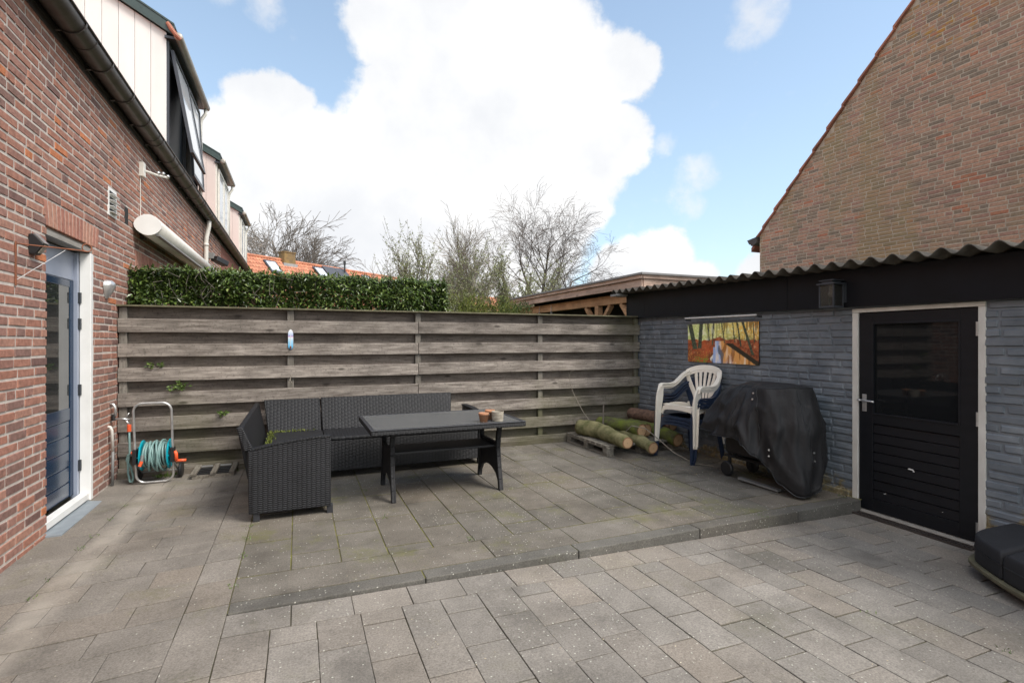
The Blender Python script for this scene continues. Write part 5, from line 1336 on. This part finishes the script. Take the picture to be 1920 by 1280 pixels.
b = MB(); b.tube([(3.66,5.20,.26),(3.69,5.12,.34),(3.80,5.0,.32),(3.86,4.85,.22),(3.90,4.62,.10),(4.0,4.40,.015),(4.12,4.25,.012)], [.004,.005,.005,.005,.004,.004,.003], 6)
simple_thing(b, 'stick', 'twig_pale', 'pale thin stick leaning from the logs down onto the paving', 'stick')
# debris on ground near pallet
b = MB(); r = random.Random(17)
for i in range(160):
    x = r.uniform(3.2,4.4); y = r.uniform(4.3,5.1) if r.random() < .8 else r.uniform(3.9,4.4)
    leaf(b, Vector((x,y,.004)), Vector((r.uniform(-1,1),r.uniform(-1,1),r.uniform(-.05,.25))), Vector((0,0,1)), r.uniform(.008,.03), .008)
simple_thing(b, 'wood_chips', simple('bark_chips', (.30,.22,.12), (.12,.10,.04), 40, rough=.9, island=.4), 'scattered bark chips and leaf bits on the terrace round the pallet', 'debris')['kind'] = 'stuff'
b = MB()
for i in range(500):
    x = r.uniform(-1.5,4.3); y = r.uniform(1.0,6.0); z = zleft(x,y) if x < XB else (0 if y > 2.9 else zlow(x))
    if -.4 < x < 1.9 and y > 5.3: continue
    leaf(b, Vector((x,y,z+.003)), Vector((r.uniform(-1,1),r.uniform(-1,1),r.uniform(-.05,.2))), Vector((0,0,1)), r.uniform(.004,.012), .005)
simple_thing(b, 'paving_litter', simple('pale_grit', (.55,.50,.38), (.30,.22,.12), 40, rough=.9, island=.4), 'tiny pale specks of grit and leaf scattered over the paving', 'debris')['kind'] = 'stuff'

# ------------------------------------------------------------------ stacked plastic chairs (local: front = +x)
def make_chair(m, label):
    t = thing('plastic_chair', label, 'chair', (0,0,0), group='stacked plastic garden chairs')
    def bz(pts, n=14):
        pts = [Vector(p) for p in pts]; out = []
        for i in range(n+1):
            f = i/n*(len(pts)-1); k = min(int(f), len(pts)-2); f -= k
            p0,p1,p2,p3 = pts[max(k-1,0)],pts[k],pts[k+1],pts[min(k+2,len(pts)-1)]
            out.append(.5*((2*p1)+(p2-p0)*f+(2*p0-5*p1+4*p2-p3)*f*f+(3*p1-p0-3*p2+p3)*f**3))
        return out
    # seat
    b = MB(); P = []; F = []; nx, ny = 9, 9
    for th_ in (0,-.008):
        for i in range(nx):
            for j in range(ny):
                u, v_ = i/(nx-1), j/(ny-1)*2-1
                x = -.20+.42*u; hw = .20+.03*u
                z = .437-.075*(1-u)-.010*(1-v_*v_)-.012*math.sin(math.pi*u)-(.02*max(0,(u-.9)/.1)**2)
                P.append((x, v_*hw, z+th_))
    for t_ in (0,1):
        for i in range(nx-1):
            for j in range(ny-1): a = t_*nx*ny+i*ny+j; F.append((a,a+1,a+ny+1,a+ny))
    for i in range(nx-1):
        for j in (0,ny-1): a = i*ny+j; F.append((a,a+ny,a+ny+nx*ny,a+nx*ny))
    for j in range(ny-1):
        for i in (0,nx-1): a = i*ny+j; F.append((a,a+1,a+1+nx*ny,a+nx*ny))
    b.add(P, F); b.build('seat', m, t, smooth=True)
    b = MB()   # curved apron under the front edge
    pts = bz([(.225,-.235,.33),(.232,-.20,.385),(.238,-.10,.402),(.24,0,.405),(.238,.10,.402),(.232,.20,.385),(.225,.235,.33)], 16)
    b.ribbon(pts, .030, .012, (0,0,1)); 
    for s in (-1,1): b.ribbon(bz([(.21,s*.245,.36),(.10,s*.235,.40),(-.08,s*.215,.40),(-.20,s*.205,.37)], 8), .04, .010, (0,0,1))
    b.build('apron', m, t, bevel=.003)
    for s in (-1,1):
        b = MB()
        b.ribbon(bz([(.275,s*.275,0),(.262,s*.272,.20),(.248,s*.268,.42),(.225,s*.27,.56),(.20,s*.275,.625)], 12), .05, .020, (1,0,0), ws=[.048+.0075*min(i,7) if i < 9 else .100-.010*(i-8) for i in range(13)])
        b.ribbon(bz([(.265,s*.283,0),(.25,s*.28,.20),(.235,s*.277,.40)], 8), .04, .014, (0,1,0))
        b.build('leg', m, t, bevel=.004)
        b = MB(); b.ribbon(bz([(-.27,s*.225,0),(-.235,s*.215,.20),(-.20,s*.20,.42)], 8), .055, .018, (1,.3*s,0), ws=[.034+.003*i for i in range(9)])
        b.ribbon(bz([(-.262,s*.235,0),(-.228,s*.225,.20),(-.195,s*.21,.41)], 8), .03, .012, (0,1,0)); b.build('leg', m, t, bevel=.004)
        b = MB(); b.ribbon(bz([(.225,s*.275,.60),(.205,s*.278,.637),(.15,s*.28,.645),(.04,s*.283,.640),(-.04,s*.28,.655),(-.10,s*.272,.70),(-.16,s*.252,.755),(-.215,s*.21,.80)], 22), .056, .018, lambda f, s=s: (.25*f,1,-.35*f*s*0)); 
        b.ribbon(bz([(.215,s*.285,.60),(.19,s*.292,.622),(.04,s*.30,.618),(-.04,s*.298,.635),(-.11,s*.288,.682),(-.17,s*.266,.738)], 18), .024, .008, (0,0,1))
        b.build('arm', m, t, bevel=.005)
    b = MB()
    arch = bz([(-.195,-.232,.772),(-.225,-.19,.803),(-.25,-.11,.828),(-.258,0,.836),(-.25,.11,.828),(-.225,.19,.803),(-.195,.232,.772)], 20)
    b.ribbon(arch, .058, .02, (-.25,0,1))
    for s in (-1,1):
        b.ribbon(bz([(-.19,s*.085,.34),(-.20,s*.12,.52),(-.20,s*.17,.62),(-.20,s*.215,.72),(-.195,s*.235,.79)], 12), .040, .014, (0,1,0))
    for y0_, y1_ in ((-.075,-.145),(-.038,-.072),(0,0),(.038,.072),(.075,.145)):
        b.ribbon(bz([(-.188,y0_,.34),(-.205,y0_*1.15,.55),(-.230,(y0_+y1_)/2*1.1,.70),(-.250,y1_,.832)], 10), .024, .009, (0,1,0), ws=[.026+.0014*i for i in range(11)])
    b.ribbon([(-.185,-.10,.345),(-.188,0,.347),(-.185,.10,.345)], .05, .012, (-.1,0,1))
    b.build('backrest', m, t, bevel=.003)
    return t
cb = make_chair('chairblue', 'lowest navy plastic chair, its feet standing on the terrace')
CB = (4.205, 4.70); ang = rad(186)
def put(t, i, z): t.location = (CB[0]+.002*i, CB[1]-.004*i, z); t.rotation_euler = (0,0,ang+.01*i)
put(cb, 0, 0)
for i, (z, lb) in enumerate(((.036,'second navy plastic chair from the ground in the stack'),(.072,'uppermost navy plastic chair, right beneath the white chairs'))):
    c = copy_tree(cb); c['label'] = lb; put(c, i+1, z)
cw = make_chair('chairwhite', 'lower of the two off white plastic chairs, nested under the top one'); put(cw, 3, .178)
c = copy_tree(cw); c['label'] = 'topmost off white plastic chair of the whole stack, slatted back fully visible'; put(c, 4, .205)

# ------------------------------------------------------------------ covered barbecue
BQ = thing('covered_barbecue', 'barbecue trolley under a sagging black cover beside the shed wall', 'barbecue', (4.08,3.6,0))
r = random.Random(6); NA, NT = 180, 40
cx, cy = 4.10, 3.56
# hem height by bearing (deg from +X towards +Y); camera side is around 180-270
HEM = [(0,.30),(45,.38),(85,.44),(105,.45),(125,.47),(150,.45),(180,.44),(190,.41),(205,.33),(222,.24),(236,.10),(250,.03),(268,.04),(285,.16),(310,.22),(360,.30)]
OUT = [(0,.30),(45,.42),(80,.60),(97,.70),(115,.66),(135,.50),(160,.40),(180,.37),(205,.38),(235,.44),(255,.52),(275,.54),(300,.46),(330,.33),(360,.30)]
TOPR = [(0,.20),(45,.25),(90,.30),(135,.26),(180,.20),(225,.33),(270,.44),(315,.32),(360,.20)]
def interp(T, a):
    a %= 360
    for (x0_, v0), (x1_, v1) in zip(T, T[1:]):
        if x0_ <= a <= x1_:
            f = (a-x0_)/(x1_-x0_); f = f*f*(3-2*f); return v0+(v1-v0)*f
P = []
for j in range(NT+1):
    t_ = j/NT
    for i in range(NA):
        a = 360*i/NA; ar = rad(a)
        rt, ro, hz = interp(TOPR, a), interp(OUT, a), interp(HEM, a)
        ztop_ = .945-.03*max(0,math.sin(ar))**2-.02*abs(math.cos(ar))
        if t_ < .3:
            q = t_/.3; rad2 = rt*q; z = .965-(.965-ztop_)*q**3+.006*mnoise.noise(Vector((math.cos(ar)*q*3,math.sin(ar)*q*3,0)))
        else:
            q = (t_-.3)/.7
            sh = q**.62 if 60 < a < 150 else 1-(1-q)**2.2
            if 255 < a < 300: sh = min(1, q*2.2) if q < .5 else 1-(q-.5)*.35
            rad2 = rt+(ro-rt)*sh; z = ztop_-(ztop_-hz)*(q**1.12)
            rg = lambda v_: 1-2*abs(v_)**.8
            fold = rg(math.sin(ar*4.5+1.1*math.sin(ar*2+q*2.0)))*.55+rg(math.sin(ar*11+q*2.5+1.3))*.42*max(0,mnoise.noise(Vector((math.cos(ar)*2,math.sin(ar)*2,q*1.5)))+.55)+rg(mnoise.noise(Vector((math.cos(ar)*2.6,math.sin(ar)*2.6,q*2.6)))*1.6)*.6
            rad2 += fold*.042*min(1, q*1.6)
            z += .012*mnoise.noise(Vector((a*.05, q*4, 3)))
        xx_, yy_ = cx+rad2*math.cos(ar), cy+rad2*math.sin(ar)
        xx_ = min(xx_, wx(yy_)-.02)
        P.append((xx_, yy_, z))
F = []
for j in range(1, NT):
    for i in range(NA): F.append((j*NA+i, j*NA+(i+1)%NA, (j+1)*NA+(i+1)%NA, (j+1)*NA+i))
F.append(tuple(NA+i for i in range(NA)))
b = MB(); b.add(P, F); o = b.build('cover', 'cover', BQ, smooth=True)
so = o.modifiers.new('thick', 'SOLIDIFY'); so.thickness = .004
b = MB()   # stitched seams across the cover, following it
for i0, j0, j1 in ((81,11,37),(103,11,34),(128,11,37)):
    pts = [Vector(P[j*NA+i0+(j-11)//6])+Vector((-.003,0,.003)) for j in range(j0,j1)]; b.tube(pts, .0025, 5)
b.tube([Vector(P[12*NA+i])+Vector((0,0,.002)) for i in range(45,140,1)], .0028, 5)
b.build('cover_seam', 'blackp', BQ)
b = MB(); b.tube([Vector(P[NT*NA+i]) for i in range(NA)], .0045, 6, closed=True); b.build('cover_hem', 'blackp', BQ)
for i0, j in ((99,15),(99,18),(112,34),(112,36),(133,30),(133,32)):
    q = Vector(P[j*NA+i0]); d = Vector((q.x-cx, q.y-cy, 0)).normalized(); b = MB(); b.tube([q+d*.002, q+d*.009], .008, 10); b.build('snap_button', 'alu', BQ)
for x, y in ((4.02,3.93),(4.30,3.93),(4.02,3.28),(4.30,3.28)):
    b = MB(); b.tube([(x,y,.03),(x,y,.75)], .018, 8); b.build('leg', 'blackp', BQ)
b = MB(); b.box(3.99,4.33,3.25,3.96,.72,.86); b.build('grill_bowl', 'blackp', BQ, bevel=.04)
b = MB(); b.box(4.0,4.32,3.27,3.95,.20,.215); b.tube([(4.0,3.25,.2),(4.0,3.97,.2)], .01, 6); b.build('lower_shelf', 'blackp', BQ)
for x in (3.985,4.33):
    b = MB(); b.lathe([(.015,-.018),(.066,-.018),(.075,-.010),(.075,.010),(.066,.018),(.015,.018)], (x,3.93,.075), 26, 'X'); b.build('wheel', 'blackp', BQ)
b = MB(); b.box(3.92,4.31,3.30,3.90,.25,.60); b.build('gas_cover', 'cover', BQ, bevel=.03)
b = MB(); b.bar((3.93,3.72,.035),(3.96,3.30,.02),.05,.018); 
b.build("lower_tray_edge", "pvcgrey", BQ)

# ------------------------------------------------------------------ round lounge seat at the right edge
LS = thing('lounge_seat', 'low curved lounge seat with black wedge cushions on a timber ring', 'lounge seat', (4.0,1.3,-.09))
def arc_outline(o):      # offset inward by o
    base = [(4.40,1.87),(4.12,1.885),(3.99,1.885),(3.88,1.865),(3.80,1.81),(3.69,1.68),(3.59,1.53),(3.52,1.37),(3.475,1.20),(3.45,1.0),(3.46,.75),(3.52,.5),(3.62,.28),(3.8,.08),(4.1,-.05),(4.40,-.1)]
    M_ = []
    for k in range(len(base)-1):
        p0,p1,p2,p3 = [Vector(base[max(0,min(len(base)-1,k+q))]) for q in (-1,0,1,2)]
        for f in (0,.25,.5,.75):
            v_ = .5*((2*p1)+(p2-p0)*f+(2*p0-5*p1+4*p2-p3)*f*f+(3*p1-p0-3*p2+p3)*f**3); M_.append((v_.x, v_.y))
    base = M_+[base[-1]]
    c = Vector((4.15,.9)); return [(p[0]+(c.x-p[0])*o, p[1]+(c.y-p[1])*o) if p[0] < 4.39 else (p[0]-.02, p[1]+(c.y-p[1])*o) for p in base]
b = MB(); b.prism(arc_outline(0), -.022, .0, 'Z'); b.build('timber_ring', 'cap', LS, bevel=.004)
b = MB(); b.prism(arc_outline(.04), -.045, -.023, 'Z'); b.build('ring_underside', 'oldwood', LS)
OL = arc_outline(.03)
def cushion(sel_lo, sel_hi, inner):
    pts = [p for p in OL if sel_lo <= p[1] <= sel_hi]
    left = [(inner, min(sel_hi, 1.84))] ; 
    poly = sorted(pts, key=lambda p: -p[1])
    ends_hi = []
    def xat(y):
        for a, c in zip(OL[3:], OL[4:]):
            if c[1] <= y <= a[1]: f = (a[1]-y)/(a[1]-c[1]+1e-9); return a[0]+(c[0]-a[0])*f
        return None
    q = [p for p in OL if sel_lo < p[1] < sel_hi and p[0] < 4.38]
    q = sorted(q, key=lambda p: -p[1]) if sel_hi < 1.7 else q
    if sel_hi < 1.7: q = [(xat(sel_hi), sel_hi)]+q
    if sel_lo > .1: q = q+[(xat(sel_lo), sel_lo)]
    q = q+[(4.38, sel_lo), (4.38, min(sel_hi, 1.84))]
    b = MB(); cxx = sum(p[0] for p in q)/len(q); cyy = sum(p[1] for p in q)/len(q)
    rings = [(.015,.002),(.0,.015),(.0,.08),(0,.115),(.012,.132),(.035,.147),(.07,.156),(.13,.160)]
    P = []; n = len(q)
    for s_, z in rings: P += [(p[0]+(cxx-p[0])*s_, p[1]+(cyy-p[1])*s_, z) for p in q]
    F = [tuple(range(n-1,-1,-1)), tuple((len(rings)-1)*n+i for i in range(n))]
    for k in range(len(rings)-1):
        for i in range(n): F.append((k*n+i, k*n+(i+1)%n, (k+1)*n+(i+1)%n, (k+1)*n+i))
    b.add(P, F); o = b.build('cushion', 'cushion', LS)
    for p in o.data.polygons: p.use_smooth = len(p.vertices) == 4
    e = MB(); e.tube([(p[0]+(p[0]-cxx)*.002, p[1]+(p[1]-cyy)*.002, .085) for p in q], .0035, 6, closed=True); e.build('piping', 'blackp', o)
cushion(1.605, 1.9, 4.3); cushion(.9, 1.595, 4.3); cushion(-.2, .89, 4.3)
for x, y in ((3.78,1.66),(3.62,1.15),(3.72,.4),(4.25,1.6)):
    b = MB(); b.lathe([(.008,-.012),(.022,-.012),(.024,0),(.022,.012),(.008,.012)], (x,y,zlow(x)+.026), 14, 'X'); b.box(x-.016,x+.016,y-.016,y+.016,-.060,-.0451); b.build('castor', 'blackp', LS)
